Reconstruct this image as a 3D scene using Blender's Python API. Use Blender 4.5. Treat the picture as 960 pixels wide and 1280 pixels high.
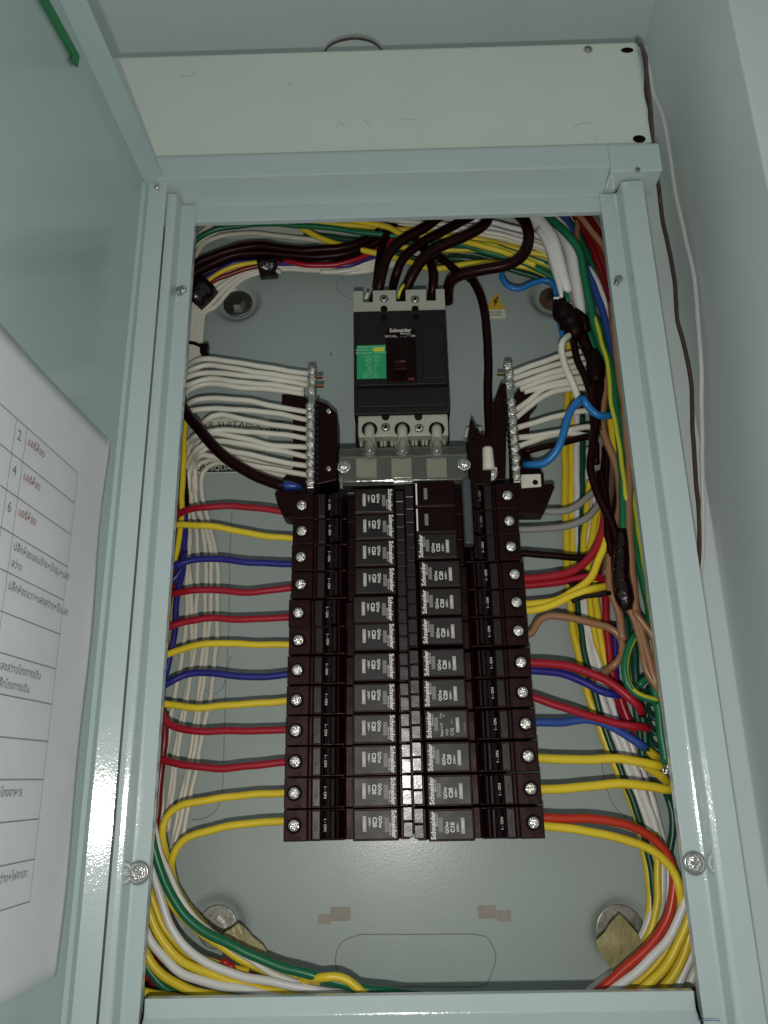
import bpy, math, random
from mathutils import Vector, Matrix
random.seed(7)
for o in list(bpy.data.objects): bpy.data.objects.remove(o)
scene = bpy.context.scene
MM = 0.001

# ------------------------------------------------------------------ camera
F = 995.0                       # focal length in photo pixels (960 x 1280)
Yc = Vector((20, -333, -F)).normalized()
Zc = Vector((-54, 2969, -F)); Zc = (Zc - Zc.dot(Yc) * Yc).normalized()
Xc = Yc.cross(Zc)
R = Matrix((Xc, Yc, Zc))        # camera space -> world
CAM = Vector((0, -0.46, 0))
cd = bpy.data.cameras.new('camera'); cam = bpy.data.objects.new('camera', cd)
scene.collection.objects.link(cam)
cd.sensor_fit = 'VERTICAL'; cd.sensor_height = 36; cd.lens = 36 * F / 1280
cd.clip_start = 0.01; cd.clip_end = 50
cam.matrix_world = Matrix.Translation(CAM) @ R.to_4x4()
scene.camera = cam

# ------------------------------------------------------------------ world (dim room light) and the phone's flash
w = bpy.data.worlds.new('World'); scene.world = w; w.use_nodes = True
w.node_tree.nodes['Background'].inputs[0].default_value = (0.86, 0.95, 1.0, 1)
w.node_tree.nodes['Background'].inputs[1].default_value = 0.27
ld = bpy.data.lights.new('flash_lamp', 'AREA'); ld.shape = 'DISK'; ld.size = 0.007
ld.energy = 1.05; ld.color = (1.0, 0.97, 0.9)
lo = bpy.data.objects.new('flash_lamp', ld); scene.collection.objects.link(lo)
lo.location = (-0.004, -0.462, -0.031); lo.rotation_euler = (math.radians(90 + 14), 0, 0)
scene.render.engine = 'CYCLES'
scene.view_settings.view_transform = 'Standard'; scene.view_settings.look = 'None'
scene.view_settings.exposure = 0; scene.view_settings.gamma = 1

# ------------------------------------------------------------------ helpers
def P(u, v, y):
    """world point seen at photo pixel (u, v) at depth y (millimetres behind the trim plane)"""
    d = R @ Vector((u - 480, 640 - v, -F)); t = (y * MM - CAM.y) / d.y
    return CAM + t * d
def new_mat(name, col, rough=0.45, metal=0.0, bump=None, coat=0.0, spec=0.5, var=0.0, vscale=60, trans=0.0, ior=1.45, sheen=None, dirt=None):
    m = bpy.data.materials.new(name); m.use_nodes = True
    nt = m.node_tree; b = nt.nodes['Principled BSDF']
    b.inputs['Base Color'].default_value = (*col, 1); b.inputs['Roughness'].default_value = rough
    b.inputs['Metallic'].default_value = metal; b.inputs['Specular IOR Level'].default_value = spec
    b.inputs['Coat Weight'].default_value = coat; b.inputs['Coat Roughness'].default_value = 0.12
    b.inputs['Transmission Weight'].default_value = trans; b.inputs['IOR'].default_value = ior
    tc = nt.nodes.new('ShaderNodeTexCoord')
    last = None
    if var > 0:
        n = nt.nodes.new('ShaderNodeTexNoise'); n.inputs['Scale'].default_value = vscale; n.inputs['Detail'].default_value = 6
        nt.links.new(tc.outputs['Object'], n.inputs['Vector'])
        mr = nt.nodes.new('ShaderNodeMapRange'); mr.inputs[1].default_value = 0.25; mr.inputs[2].default_value = 0.75
        mr.inputs[3].default_value = 1 - var; mr.inputs[4].default_value = 1 + var
        nt.links.new(n.outputs['Fac'], mr.inputs[0])
        mx = nt.nodes.new('ShaderNodeVectorMath'); mx.operation = 'SCALE'; mx.inputs[0].default_value = col
        nt.links.new(mr.outputs[0], mx.inputs['Scale']); nt.links.new(mx.outputs[0], b.inputs['Base Color'])
        last = mx.outputs[0]
        r2 = nt.nodes.new('ShaderNodeMapRange'); r2.inputs[3].default_value = rough * 0.8; r2.inputs[4].default_value = min(1, rough * 1.25)
        nt.links.new(n.outputs['Fac'], r2.inputs[0]); nt.links.new(r2.outputs[0], b.inputs['Roughness'])
    if dirt:                                        # (colour, scale, threshold): scattered scuffs
        n = nt.nodes.new('ShaderNodeTexNoise'); n.inputs['Scale'].default_value = dirt[1]; n.inputs['Detail'].default_value = 9
        n.inputs['Distortion'].default_value = 1.6; n.inputs['Roughness'].default_value = 0.72
        nt.links.new(tc.outputs['Object'], n.inputs['Vector'])
        mr = nt.nodes.new('ShaderNodeMapRange'); mr.inputs[1].default_value = dirt[2]; mr.inputs[2].default_value = dirt[2] + 0.08
        mr.inputs[4].default_value = dirt[3]
        nt.links.new(n.outputs['Fac'], mr.inputs[0])
        mix = nt.nodes.new('ShaderNodeMix'); mix.data_type = 'RGBA'; mix.inputs[6].default_value = (*col, 1); mix.inputs[7].default_value = (*dirt[0], 1)
        if last: nt.links.new(last, mix.inputs[6])
        nt.links.new(mr.outputs[0], mix.inputs[0]); nt.links.new(mix.outputs[2], b.inputs['Base Color'])
    if bump:
        prev = None
        for (sc, st, dist) in bump:
            n = nt.nodes.new('ShaderNodeTexNoise'); n.inputs['Scale'].default_value = sc; n.inputs['Detail'].default_value = 2
            nt.links.new(tc.outputs['Object'], n.inputs['Vector'])
            bp = nt.nodes.new('ShaderNodeBump'); bp.inputs['Strength'].default_value = st; bp.inputs['Distance'].default_value = dist
            nt.links.new(n.outputs['Fac'], bp.inputs['Height'])
            if prev: nt.links.new(prev.outputs[0], bp.inputs['Normal'])
            prev = bp
        nt.links.new(prev.outputs[0], b.inputs['Normal']); nt.links.new(prev.outputs[0], b.inputs['Coat Normal'])
    return m
M = {}
M['paint'] = new_mat('pale green powder paint', (0.495, 0.585, 0.58), 0.28, bump=[(1100, 0.28, 0.0002), (90, 0.15, 0.0005)], coat=1.0, var=0.02, vscale=8, dirt=((0.25, 0.27, 0.25), 55, 0.70, 0.35))
M['doorp'] = new_mat('door paint', (0.435, 0.55, 0.53), 0.16, bump=[(700, 0.10, 0.0002), (9, 0.25, 0.003)], coat=0.3, var=0.06, vscale=9, dirt=((0.64, 0.69, 0.65), 11, 0.62, 0.35))
M['pan'] = new_mat('inner pan paint', (0.375, 0.435, 0.415), 0.30, bump=[(900, 0.25, 0.0002)], coat=0.1, var=0.03, vscale=12, dirt=((0.75, 0.77, 0.74), 60, 0.73, 0.5))
M['cream'] = new_mat('cream duct paint', (0.70, 0.755, 0.66), 0.5, bump=[(500, 0.2, 0.0002)], var=0.03, vscale=14, dirt=((0.2, 0.2, 0.18), 30, 0.69, 0.6))
M['wallp'] = new_mat('wall paint', (0.76, 0.82, 0.81), 0.6, bump=[(250, 0.3, 0.0005), (20, 0.2, 0.002)], var=0.04, vscale=6)
M['ceil'] = new_mat('ceiling paint', (0.70, 0.75, 0.72), 0.75, bump=[(200, 0.3, 0.0005)], var=0.04, vscale=7)
M['black'] = new_mat('black moulded plastic', (0.0085, 0.0008, 0.0014), 0.38, bump=[(70, 0.5, 0.0012), (1200, 0.12, 0.0001)], var=0.15, vscale=150, spec=0.22); M['black'].node_tree.nodes['Principled BSDF'].inputs['Specular Tint'].default_value = (1, 0.72, 0.7, 1)
M['blackg'] = new_mat('shiny black plastic tab', (0.008, 0.0015, 0.002), 0.27, bump=[(150, 0.16, 0.0006), (900, 0.2, 0.0001)], spec=0.5, coat=0.15)
M['face'] = new_mat('printed breaker face', (0.0070, 0.0048, 0.0038), 0.43, spec=0.40, bump=[(1500, 0.3, 0.0001)], var=0.12, vscale=120)
M['face2'] = new_mat('unprinted breaker face', (0.008, 0.0008, 0.0012), 0.45, spec=0.12, bump=[(1500, 0.3, 0.0001)])
M['mface'] = new_mat('main breaker face', (0.010, 0.0070, 0.0070), 0.5, bump=[(1500, 0.3, 0.0001)], var=0.08, spec=0.3)
M['tie'] = new_mat('handle tie plastic', (0.055, 0.06, 0.068), 0.38, bump=[(900, 0.2, 0.0001)])
M['patch'] = new_mat('grey printed patch', (0.17, 0.165, 0.14), 0.5)
M['print'] = new_mat('white print', (0.72, 0.69, 0.66), 0.5)
M['printd'] = new_mat('dim white print', (0.36, 0.34, 0.32), 0.5)
M['beige'] = new_mat('beige moulded plastic', (0.36, 0.36, 0.29), 0.45, bump=[(800, 0.2, 0.0001)], var=0.05)
M['screw'] = new_mat('plated screw steel', (0.72, 0.71, 0.66), 0.17, metal=1.0, bump=[(1000, 1.0, 0.0008)], var=0.3, vscale=900)
M['steel'] = new_mat('dull steel', (0.42, 0.42, 0.39), 0.34, metal=1.0, bump=[(900, 0.3, 0.0002)], var=0.2, vscale=300)
M['hole'] = new_mat('dark hole', (0.008, 0.003, 0.003), 0.8, spec=0.1)
M['ink'] = new_mat('grey printed ink', (0.20, 0.20, 0.21), 0.8)
M['redink'] = new_mat('faded red ink', (0.33, 0.10, 0.07), 0.8)
M['groove'] = new_mat('pressed groove shadow line', (0.22, 0.25, 0.24), 0.5)
M['paper'] = new_mat('office paper', (0.74, 0.755, 0.775), 0.85, bump=[(25, 0.3, 0.002)], var=0.03, vscale=20)
M['sticker'] = new_mat('grey sticker', (0.66, 0.69, 0.55), 0.5)
M['blackink'] = new_mat('black ink', (0.03, 0.03, 0.028), 0.6)
M['warn'] = new_mat('yellow warning print', (0.62, 0.42, 0.03), 0.5)
M['green_lab'] = new_mat('green rating label', (0.015, 0.30, 0.12), 0.4)
M['green_print'] = new_mat('pale green print', (0.32, 0.60, 0.42), 0.5)
M['lime'] = new_mat('lime highlight', (0.52, 0.58, 0.04), 0.5)
M['marker'] = new_mat('green strap', (0.01, 0.20, 0.055), 0.45)
M['frost'] = new_mat('dim plastic seen through the cover', (0.045, 0.045, 0.033), 0.6, var=0.3, vscale=120)
M['tape'] = new_mat('black insulating tape', (0.008, 0.001, 0.0015), 0.18, bump=[(260, 0.9, 0.0012), (900, 0.3, 0.0003)], spec=0.6)
M['dulltape'] = new_mat('dull black tape', (0.008, 0.0006, 0.001), 0.5, spec=0.15, bump=[(260, 0.8, 0.001)])
M['clear'] = new_mat('clear moulded cover', (0.95, 0.95, 0.87), 0.12, trans=0.96, ior=1.49, bump=[(120, 0.3, 0.0006)])
M['scrap'] = new_mat('yellowed adhesive scrap', (0.40, 0.35, 0.18), 0.35, bump=[(150, 0.6, 0.0008)], var=0.2, vscale=80, dirt=((0.22, 0.12, 0.05), 90, 0.6, 0.7))
M['nylon'] = new_mat('white nylon', (0.62, 0.60, 0.50), 0.35)
M['redplug'] = new_mat('red plastic', (0.42, 0.012, 0.02), 0.3)
M['tan'] = new_mat('bare masonry patch', (0.36, 0.33, 0.28), 0.8, var=0.1, vscale=200)
M['blueferr'] = new_mat('blue crimp sleeve', (0.012, 0.04, 0.22), 0.3)
M['brass'] = new_mat('brass', (0.55, 0.36, 0.12), 0.3, metal=1)
M['copper'] = new_mat('copper', (0.5, 0.2, 0.1), 0.35, metal=1)
M['rust'] = new_mat('rusty washer', (0.10, 0.06, 0.03), 0.6, bump=[(500, 0.5, 0.0004)], var=0.3, vscale=300)
WB = [(1400, 0.12, 0.0001), (70, 0.2, 0.0006)]
def wire_mat(n, c, r=0.31): M[n] = new_mat(n + ' wire insulation', c, r, bump=WB, var=0.06, vscale=45, dirt=(tuple(x * 0.55 for x in c), 120, 0.66, 0.5))
wire_mat('white', (0.69, 0.66, 0.56)); wire_mat('cleanwhite', (0.72, 0.71, 0.68)); wire_mat('yellow', (0.76, 0.57, 0.03))
wire_mat('red', (0.36, 0.008, 0.022)); wire_mat('darkred', (0.17, 0.005, 0.007)); wire_mat('blue', (0.02, 0.018, 0.20))
wire_mat('midblue', (0.03, 0.075, 0.32)); wire_mat('skyblue', (0.015, 0.16, 0.44)); wire_mat('green', (0.008, 0.14, 0.06))
wire_mat('darkgreen', (0.006, 0.06, 0.035)); wire_mat('brown', (0.30, 0.15, 0.075)); wire_mat('darkbrown', (0.09, 0.055, 0.04))
wire_mat('blackw', (0.0095, 0.0008, 0.0014), 0.34); M['blackw'].node_tree.nodes['Principled BSDF'].inputs['Specular Tint'].default_value = (1, 0.7, 0.68, 1); M['blackw'].node_tree.nodes['Principled BSDF'].inputs['Specular IOR Level'].default_value = 0.22; wire_mat('grey', (0.27, 0.26, 0.225)); wire_mat('orange', (0.5, 0.035, 0.012))
wire_mat('lemon', (0.50, 0.50, 0.03)); wire_mat('pink', (0.48, 0.40, 0.34))

M['paint'].node_tree.nodes['Principled BSDF'].inputs['Specular IOR Level'].default_value = 0.25
M['paint'].node_tree.nodes['Principled BSDF'].inputs['Coat Roughness'].default_value = 0.09
def tag(o, label=None, cat=None, group=None, kind=None):
    if label: o['label'] = label
    if cat: o['category'] = cat
    if group: o['group'] = group
    if kind: o['kind'] = kind
    return o
def link(o, parent=None):
    scene.collection.objects.link(o)
    if parent is not None: o.parent = parent
    return o
def empty(name, loc, label, cat, group=None):
    o = bpy.data.objects.new(name, None); o.empty_display_size = 0.01; o.location = loc; link(o)
    return tag(o, label, cat, group)
class MB:
    def __init__(s): s.v = []; s.f = []; s.mi = []; s.mi_cur = 0
    def add(s, vs, fs, M4=None, mi=0):
        k = len(s.v)
        s.v += [tuple(M4 @ Vector(p)) if M4 else tuple(p) for p in vs]
        s.f += [tuple(i + k for i in f) for f in fs]; s.mi += [mi] * len(fs)
    def box(s, x0, x1, y0, y1, z0, z1, M4=None, mi=0):
        x0, x1 = sorted((x0, x1)); y0, y1 = sorted((y0, y1)); z0, z1 = sorted((z0, z1))
        s.add([(x0,y0,z0),(x1,y0,z0),(x1,y1,z0),(x0,y1,z0),(x0,y0,z1),(x1,y0,z1),(x1,y1,z1),(x0,y1,z1)],
              [(0,3,2,1),(4,5,6,7),(0,1,5,4),(1,2,6,5),(2,3,7,6),(3,0,4,7)], M4, mi)
    def prism(s, poly, a, b, axis='y', M4=None, mi=0):
        """poly 2-D outline extruded from a to b along axis (axis y: poly is x,z; x: poly is y,z; z: poly is x,y)"""
        n = len(poly)
        def pt(p, t): return {'y': (p[0], t, p[1]), 'x': (t, p[0], p[1]), 'z': (p[0], p[1], t)}[axis]
        ar = sum(poly[i][0] * poly[(i+1) % n][1] - poly[(i+1) % n][0] * poly[i][1] for i in range(n))
        if (ar > 0) == (axis == 'y'): poly = poly[::-1]
        # with this orientation side faces point outwards
        lo_, hi_ = (a, b) if a < b else (b, a)
        vs = [pt(p, lo_) for p in poly] + [pt(p, hi_) for p in poly]
        fs = [tuple(range(n))[::-1], tuple(range(n, 2*n))] + [(i, (i+1) % n, n + (i+1) % n, n + i) for i in range(n)]
        s.add(vs, fs, M4, mi)
    def disc(s, c, r, y0, y1, n=24, mi=0, r2=None):
        """cylinder along y; r at the front (y0), r2 at the back"""
        r2 = r if r2 is None else r2
        vs = []
        for rr, y in ((r, y0), (r2, y1)):
            vs += [(c[0] + rr*math.cos(2*math.pi*i/n), y, c[1] + rr*math.sin(2*math.pi*i/n)) for i in range(n)]
        fs = [tuple(range(n)), tuple(range(2*n-1, n-1, -1))] + [(i, n+i, n+(i+1) % n, (i+1) % n) for i in range(n)]
        s.add(vs, fs, None, mi)
    def mesh(s, name, mats, smooth=False):
        me = bpy.data.meshes.new(name); me.from_pydata(s.v, [], s.f); me.update()
        for m in (mats if isinstance(mats, list) else [mats]): me.materials.append(m)
        me.polygons.foreach_set('material_index', s.mi)
        if smooth: me.polygons.foreach_set('use_smooth', [True] * len(s.f))
        import bmesh
        bm = bmesh.new(); bm.from_mesh(me); bmesh.ops.recalc_face_normals(bm, faces=bm.faces); bm.to_mesh(me); bm.free()
        return me
    def build(s, name, mats, parent=None, bevel=0, smooth=False, loc=None):
        o = bpy.data.objects.new(name, s.mesh(name, mats, smooth)); link(o, parent)
        if loc is not None: o.location = loc
        if bevel:
            b = o.modifiers.new('bevel', 'BEVEL'); b.width = bevel; b.segments = 2; b.limit_method = 'ANGLE'; b.angle_limit = math.radians(35)
        return o
def crom(pts, step=0.0035):
    pts = [Vector(p) for p in pts]
    if len(pts) == 2: pts = [pts[0], (pts[0] + pts[1]) / 2, pts[1]]
    e = [pts[0] * 2 - pts[1]] + pts + [pts[-1] * 2 - pts[-2]]
    out = []; ts = []
    for i in range(1, len(e) - 2):
        p0, p1, p2, p3 = e[i-1:i+3]
        n = max(2, int((p2 - p1).length / step))
        for k in range(n):
            t = k / n
            out.append(0.5 * ((2*p1) + (p2-p0)*t + (2*p0-5*p1+4*p2-p3)*t*t + (3*p1-p0-3*p2+p3)*t**3)); ts.append(i - 1 + t)
    out.append(pts[-1]); ts.append(len(pts) - 1)
    return out, ts
def tube(pts, r, sides=10, stripe=None, step=0.0035, flat=1.0, waver=0.0):
    """tube mesh through pts; r a number or a list per point; stripe=(start side, width, twist per ring)"""
    c, ts = crom(pts, step); mb = MB(); n = len(c)
    if waver and n > 8:
        ph = [random.uniform(0, 6.28) for _ in range(6)]; d_ = 0
        for i in range(1, n):
            d_ += (c[i] - c[i-1]).length if i < 2 else step; f_ = min(1, d_ / 0.02) * waver
            c[i] = c[i] + Vector((math.sin(d_*150 + ph[0]) + 0.6*math.sin(d_*310 + ph[1]), 0.5*math.sin(d_*170 + ph[2]), math.sin(d_*140 + ph[3]) + 0.6*math.sin(d_*290 + ph[4]))) * f_
    up = None; rings = []
    for i in range(n):
        t = (c[min(i+1, n-1)] - c[max(i-1, 0)]).normalized()
        if up is None: up = t.orthogonal().normalized()
        up = (up - t * up.dot(t)).normalized(); bn = t.cross(up)
        if isinstance(r, (list, tuple)):
            k = min(int(ts[i]), len(r) - 2); rr = r[k] + (r[k+1] - r[k]) * (ts[i] - k)
        else: rr = r
        rings.append([c[i] + (up * math.cos(a) * flat + bn * math.sin(a)) * rr for a in [2*math.pi*j/sides for j in range(sides)]])
    for rg in rings: mb.v += [tuple(p) for p in rg]
    for i in range(n - 1):
        for j in range(sides):
            a = i*sides + j; b = i*sides + (j+1) % sides
            mb.f.append((a, b, b + sides, a + sides))
            m = 0
            if stripe and ((j - stripe[0] - int(i * stripe[2])) % (sides // 2)) < stripe[1]: m = 1
            mb.mi.append(m)
    mb.f.append(tuple(range(sides))[::-1]); mb.mi.append(0)
    mb.f.append(tuple(range((n-1)*sides, n*sides))); mb.mi.append(0)
    return mb
def pix(pts, depth):
    return [P(p[0], p[1], p[2] if len(p) > 2 else depth) for p in pts]
def W(label, col, rad, depth, pts, group=None, name=None, cat='wire', stripe=None, wob=0.0):
    """one wire: its own top-level object"""
    q = pix(pts, depth)
    if wob: q = [p + Vector((random.uniform(-wob, wob), 0, random.uniform(-wob, wob))) * MM for p in q]
    mb = tube(q, rad * MM if not isinstance(rad, list) else [x * MM for x in rad], stripe=stripe, waver=0.00012 if cat == 'cable' else 0.00028)
    mats = [M[col], M['lemon']] if stripe else M[col]
    o = mb.build(name or 'electrical_wire', mats, smooth=True)
    return tag(o, label, cat, group)
_tc = {}
def text(s, size, mat, parent=None, loc=(0,0,0), mode='up', name='lettering', align='CENTER', sx=1.0, bold=0.0, world=None, lsp=1.0):
    key = (s, size, mat, align, bold, lsp)
    if key not in _tc:
        cu = bpy.data.curves.new('lettering', 'FONT'); cu.body = s; cu.size = size; cu.align_x = align; cu.align_y = 'CENTER'
        cu.resolution_u = 2; cu.offset = bold; cu.space_line = lsp
        t = bpy.data.objects.new('tmp', cu); scene.collection.objects.link(t)
        bpy.context.view_layer.update()
        me = bpy.data.meshes.new_from_object(t.evaluated_get(bpy.context.evaluated_depsgraph_get()))
        bpy.data.objects.remove(t); me.materials.clear(); me.materials.append(M[mat]); _tc[key] = me
    o = bpy.data.objects.new(name, _tc[key]); link(o, parent)
    if world is not None: o.matrix_local = world; return o
    if mode == 'up': m = Matrix(((1,0,0),(0,0,-1),(0,1,0)))
    elif mode == 'down': m = Matrix(((0,1,0),(0,0,-1),(-1,0,0)))     # reads downwards
    elif mode == 'rise': m = Matrix(((0,-1,0),(0,0,-1),(1,0,0)))
    m = m @ Matrix.Diagonal((sx, 1, 1))
    o.matrix_local = Matrix.Translation(Vector(loc)) @ m.to_4x4()
    return o
def screw_mesh(r, h=0.25, cross=0.55, n=32, nr=9, mat='screw', w=0.16, tw=0.3):
    """pan-head screw facing -y, with a real cross recess"""
    mb = MB(); ca, sa = math.cos(tw), math.sin(tw)
    rs = [0.0] + [r * (i / (nr - 1)) for i in range(1, nr)]
    def yy(x, z):
        d = math.hypot(x, z) / r; y = -h * r * (1.15 - 0.9 * d ** 4) - 0.15 * r
        xx, zz = (x * ca + z * sa) / r, (-x * sa + z * ca) / r
        if (abs(xx) < w and abs(zz) < cross) or (abs(zz) < w and abs(xx) < cross): y += 0.6 * r
        return y
    mb.v.append((0, yy(0, 0), 0))
    for q in rs[1:]:
        for j in range(n):
            a = 2 * math.pi * j / n; x, z = q * math.cos(a), q * math.sin(a); mb.v.append((x, yy(x, z), z))
    k = len(mb.v)
    for j in range(n):
        a = 2*math.pi*j/n; mb.v.append((r*math.cos(a), 0.5*r, r*math.sin(a)))
    for j in range(n):
        mb.f.append((0, 1 + j, 1 + (j+1) % n)); mb.mi.append(0)
    for i in range(len(rs) - 1):
        for j in range(n):
            a = 1 + i*n + j; b = 1 + i*n + (j+1) % n
            mb.f.append((a, a + n, b + n, b)); mb.mi.append(0)
    return mb.mesh('screw', M[mat], smooth=False)
def put(name, me, parent, loc, rot=0.0, label=None):
    o = bpy.data.objects.new(name, me); link(o, parent); o.location = loc; o.rotation_euler = (0, rot, 0)
    if label: o['label'] = label
    return o

# ================================================================== the setting
mb = MB(); mb.box(-1.2, 0.2362, 0.110, 0.13, -0.9, 0.66); tag(mb.build('wall_back', M['wallp']), kind='structure')
mb = MB(); mb.box(0.236, 1.0, -0.052, 0.1098, -0.9, 0.66); tag(mb.build('wall_right', M['wallp'], bevel=0.0015), kind='structure')
mb = MB(); mb.box(-1.2, 1.0, -1.2, 0.1096, 0.632, 0.65); tag(mb.build('ceiling', M['ceil']), kind='structure')

# ================================================================== the distribution board enclosure
BX0, BX1, BZ0, BZ1 = -0.160, 0.1735, -0.165, 0.4255
enc = empty('distribution_board', (0, 0.085, BZ0), 'pale green steel electrical panel box standing open, its trim framing the wiring', 'electrical panel')
enc.location = (0, 0, 0)
# back pan with four pressed dimples
dim = [P(298, 381, 92), P(690, 375, 92), P(272, 1158, 92), P(775, 1163, 92)]
def grid_pan():
    mb = MB(); nx, nz = 118, 200
    for i in range(nz + 1):
        for j in range(nx + 1):
            x = BX0 + (BX1 - BX0) * j / nx; z = BZ0 + (BZ1 - BZ0) * i / nz; y = 0.085
            for d in dim:
                q = math.hypot(x - d.x, z - d.z)
                t = min(1, max(0, (0.021 - q) / 0.009)); y += 0.008 * t * t * (3 - 2 * t)
            mb.v.append((x, y, z))
    for i in range(nz):
        for j in range(nx):
            a = i * (nx + 1) + j; mb.f.append((a, a + 1, a + nx + 2, a + nx + 1)); mb.mi.append(0)
    return mb
pan = grid_pan().build('back_pan', M['pan'], enc, smooth=True)
mb = MB()
mb.box(BX0 - 0.0015, BX0, -0.002, 0.1, BZ0, BZ1); mb.box(BX1, BX1 + 0.0015, -0.002, 0.1, BZ0, BZ1)
mb.box(BX0, BX1, 0.001, 0.1, BZ1, BZ1 + 0.0015); mb.box(BX0, BX1, 0.001, 0.1, BZ0 - 0.0015, BZ0)
mb.box(BX0, BX1, 0.095, 0.1, BZ0, BZ1)
mb.build('box_shell', M['pan'], enc)
# trim columns (profile x,y extruded upwards)
def col_profile(sign, xin, xs0, xs1, xout):
    t = 0.0014
    e = xs1 + sign*0.0006
    return [(xin, 0), (xs0 - sign*0.0016, 0), (xs0, -0.0006), (xs1, -0.0102), (e, -0.0112), (e + sign*0.0026, -0.0120), (xout, -0.0122), (xout, 0.004), (xout - sign*0.002, 0.004), (xout - sign*0.002, -0.0107), (xs1 + sign*0.0015, -0.0105), (xs0, t), (xin + sign*0.0015, t), (xin + sign*0.0015, 0.006), (xin, 0.006)]
def column(sign, xin, xs0, xs1, xout, ztop_in, ztop_out):
    mb = MB(); mb.prism(col_profile(sign, xin, xs0, xs1, xout), BZ0 - 0.01, ztop_in, 'z')
    o = mb.build('trim_column', M['paint'], enc, bevel=0.0004)
    return o
cr = column(1, 0.1487, 0.1600, 0.1607, 0.1752, 0.3852, 0.3852)
cl = column(-1, -0.1345, -0.1440, -0.1447, -0.1508, 0.3852, 0.3852)
# head trim (profile y,z extruded along x) and its return end
mb = MB()
prof = [(0.0022, 0.3723), (0.0022, 0.3862), (-0.0200, 0.3908), (-0.0200, 0.4085), (-0.0175, 0.4115), (0.004, 0.4220), (0.004, 0.4205), (-0.0165, 0.4098), (-0.0182, 0.4078), (-0.0182, 0.3922), (0.0038, 0.3877), (0.0038, 0.3740), (0.0070, 0.3740), (0.0070, 0.3723)]
mb.prism(prof, -0.1600, 0.1520, 'x')
mb.build('head_trim', M['paint'], enc, bevel=0.0011)
mb = MB(); mb.prism([(-0.0200, 0.3866), (-0.0200, 0.4085), (-0.0175, 0.4115), (0.004, 0.4220), (0.004, 0.3866)], 0.1519, 0.187, 'x')
e = mb.build('head_trim_end', M['paint'], enc, bevel=0.0011)
put('trim_screw', screw_mesh(0.0018, mat='steel'), e, P(797, 212, -20.3))
mb = MB()
prof = [(0.0022, -0.1045), (0.0022, -0.1130), (-0.0040, -0.1190), (-0.0110, -0.1260), (-0.0110, -0.1500), (0.004, -0.1500), (0.004, -0.1488), (-0.0095, -0.1488), (-0.0095, -0.1262), (0.0036, -0.1128), (0.0036, -0.1058), (0.0080, -0.1058), (0.0080, -0.1045)]
mb.prism(prof, -0.1330, 0.1465, 'x')
sill = mb.build('sill_trim', M['paint'], enc, bevel=0.0008)
# cover screws on the trim
big = screw_mesh(0.0040, h=0.2, cross=0.5)
def washer_mb(r, r0, t):
    mb = MB(); mb.disc((0, 0), r, 0, t, 32); return mb
for (u, v, par) in ((173, 1091, cl), (868, 1079, cr)):
    s = MB(); s.disc((0,0), 0.0054, -0.0010, 0.001, 32, r2=0.0058)
    o = s.build('cover_screw', M['steel'], par, loc=P(u, v, -0.5), bevel=0.0004)
    put('screw_head', big, o, (0, -0.0008, 0), 0.4)
    h = MB(); h.disc((0,0), 0.0062, -0.00015, 0.0005, 32); h.build('screw_recess_ring', M['groove'], o)
sm = screw_mesh(0.0029, h=0.5)
for (u, v, par) in ((228, 362, cl), (773, 349, cr)):
    o = put('cover_screw', sm, par, P(u, v, -1.2), 0.7)
    s = MB(); s.disc((0, 0), 0.0017, -0.0035, 0.003, 16, r2=0.0019); s.build('screw_tip', M['steel'], o, loc=(0.0005, -0.001, -0.003))
# pan hardware
hexm = MB(); hexm.disc((0, 0), 0.0055, -0.005, 0, 6); hexm = hexm.mesh('hex', M['steel'])
for k, (d, rr, mt) in enumerate(zip(dim, (0.0118, 0.0105, 0.0125, 0.0150), ('steel', 'rust', 'steel', 'steel'))):
    s = MB(); s.disc((0, 0), rr, -0.0010, 0.0010, 40)
    o = s.build('mounting_washer', M[mt], enc, loc=(d.x, 0.0908, d.z), bevel=0.0006)
    o['label'] = ('dull washer with hex bolt near the top left of the back pan', 'rusty brown washer behind the top right wires', 'bright washer half hidden by the yellow wires at bottom left', 'large bright washer behind the yellowed scrap at bottom right')[k]
    put('hex_bolt', hexm, o, (0, -0.001, 0), 0.3 * k)
# pressed knockout outlines (thin raised lines on the pan)
def outline(pts, closed=False, r=0.00028, d=84.8):
    q = pix(pts, d); return tube(q, r, sides=5).build('knockout_outline', M['groove'], enc, smooth=True)
outline([(450,1168),(520,1168),(595,1168),(612,1176),(620,1196),(612,1222),(598,1233),(520,1233),(450,1234),(428,1226),(419,1200),(427,1178),(450,1168)])
outline([(290,640),(287,700),(286,780),(282,860),(280,930),(278,985),(272,1010),(258,1022),(240,1025)])
outline([(288,820),(278,860),(262,868),(254,858),(246,862)])
outline([(752,955),(758,985),(768,1008),(782,1022)])
outline([(430,346),(422,352),(423,364),(436,373),(455,374)])
for ring in ((414, 443, 1.2), (427, 513, 0.8), (386, 455, 0.9)):
    s = MB(); s.disc((0,0), ring[2]*MM, -0.0004, 0.001, 16); s.build('rivet', M['steel'], enc, loc=P(ring[0], ring[1], 85))
# Z-shaped slots at the bottom, wall showing through as tan patches
for nm, a, b in (('slot', (398, 1143, 413, 1155), (413, 1134, 438, 1151)), ('slot', (621, 1138, 639, 1152), (597, 1132, 621, 1148))):
    s = MB()
    for q in (a, b):
        p0 = P(q[0], q[1], 85); p1 = P(q[2], q[3], 85); s.box(p0.x, p1.x, 0.0845, 0.0852, p0.z, p1.z)
    s.build('keyhole_slot', M['tan'], enc)
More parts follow.
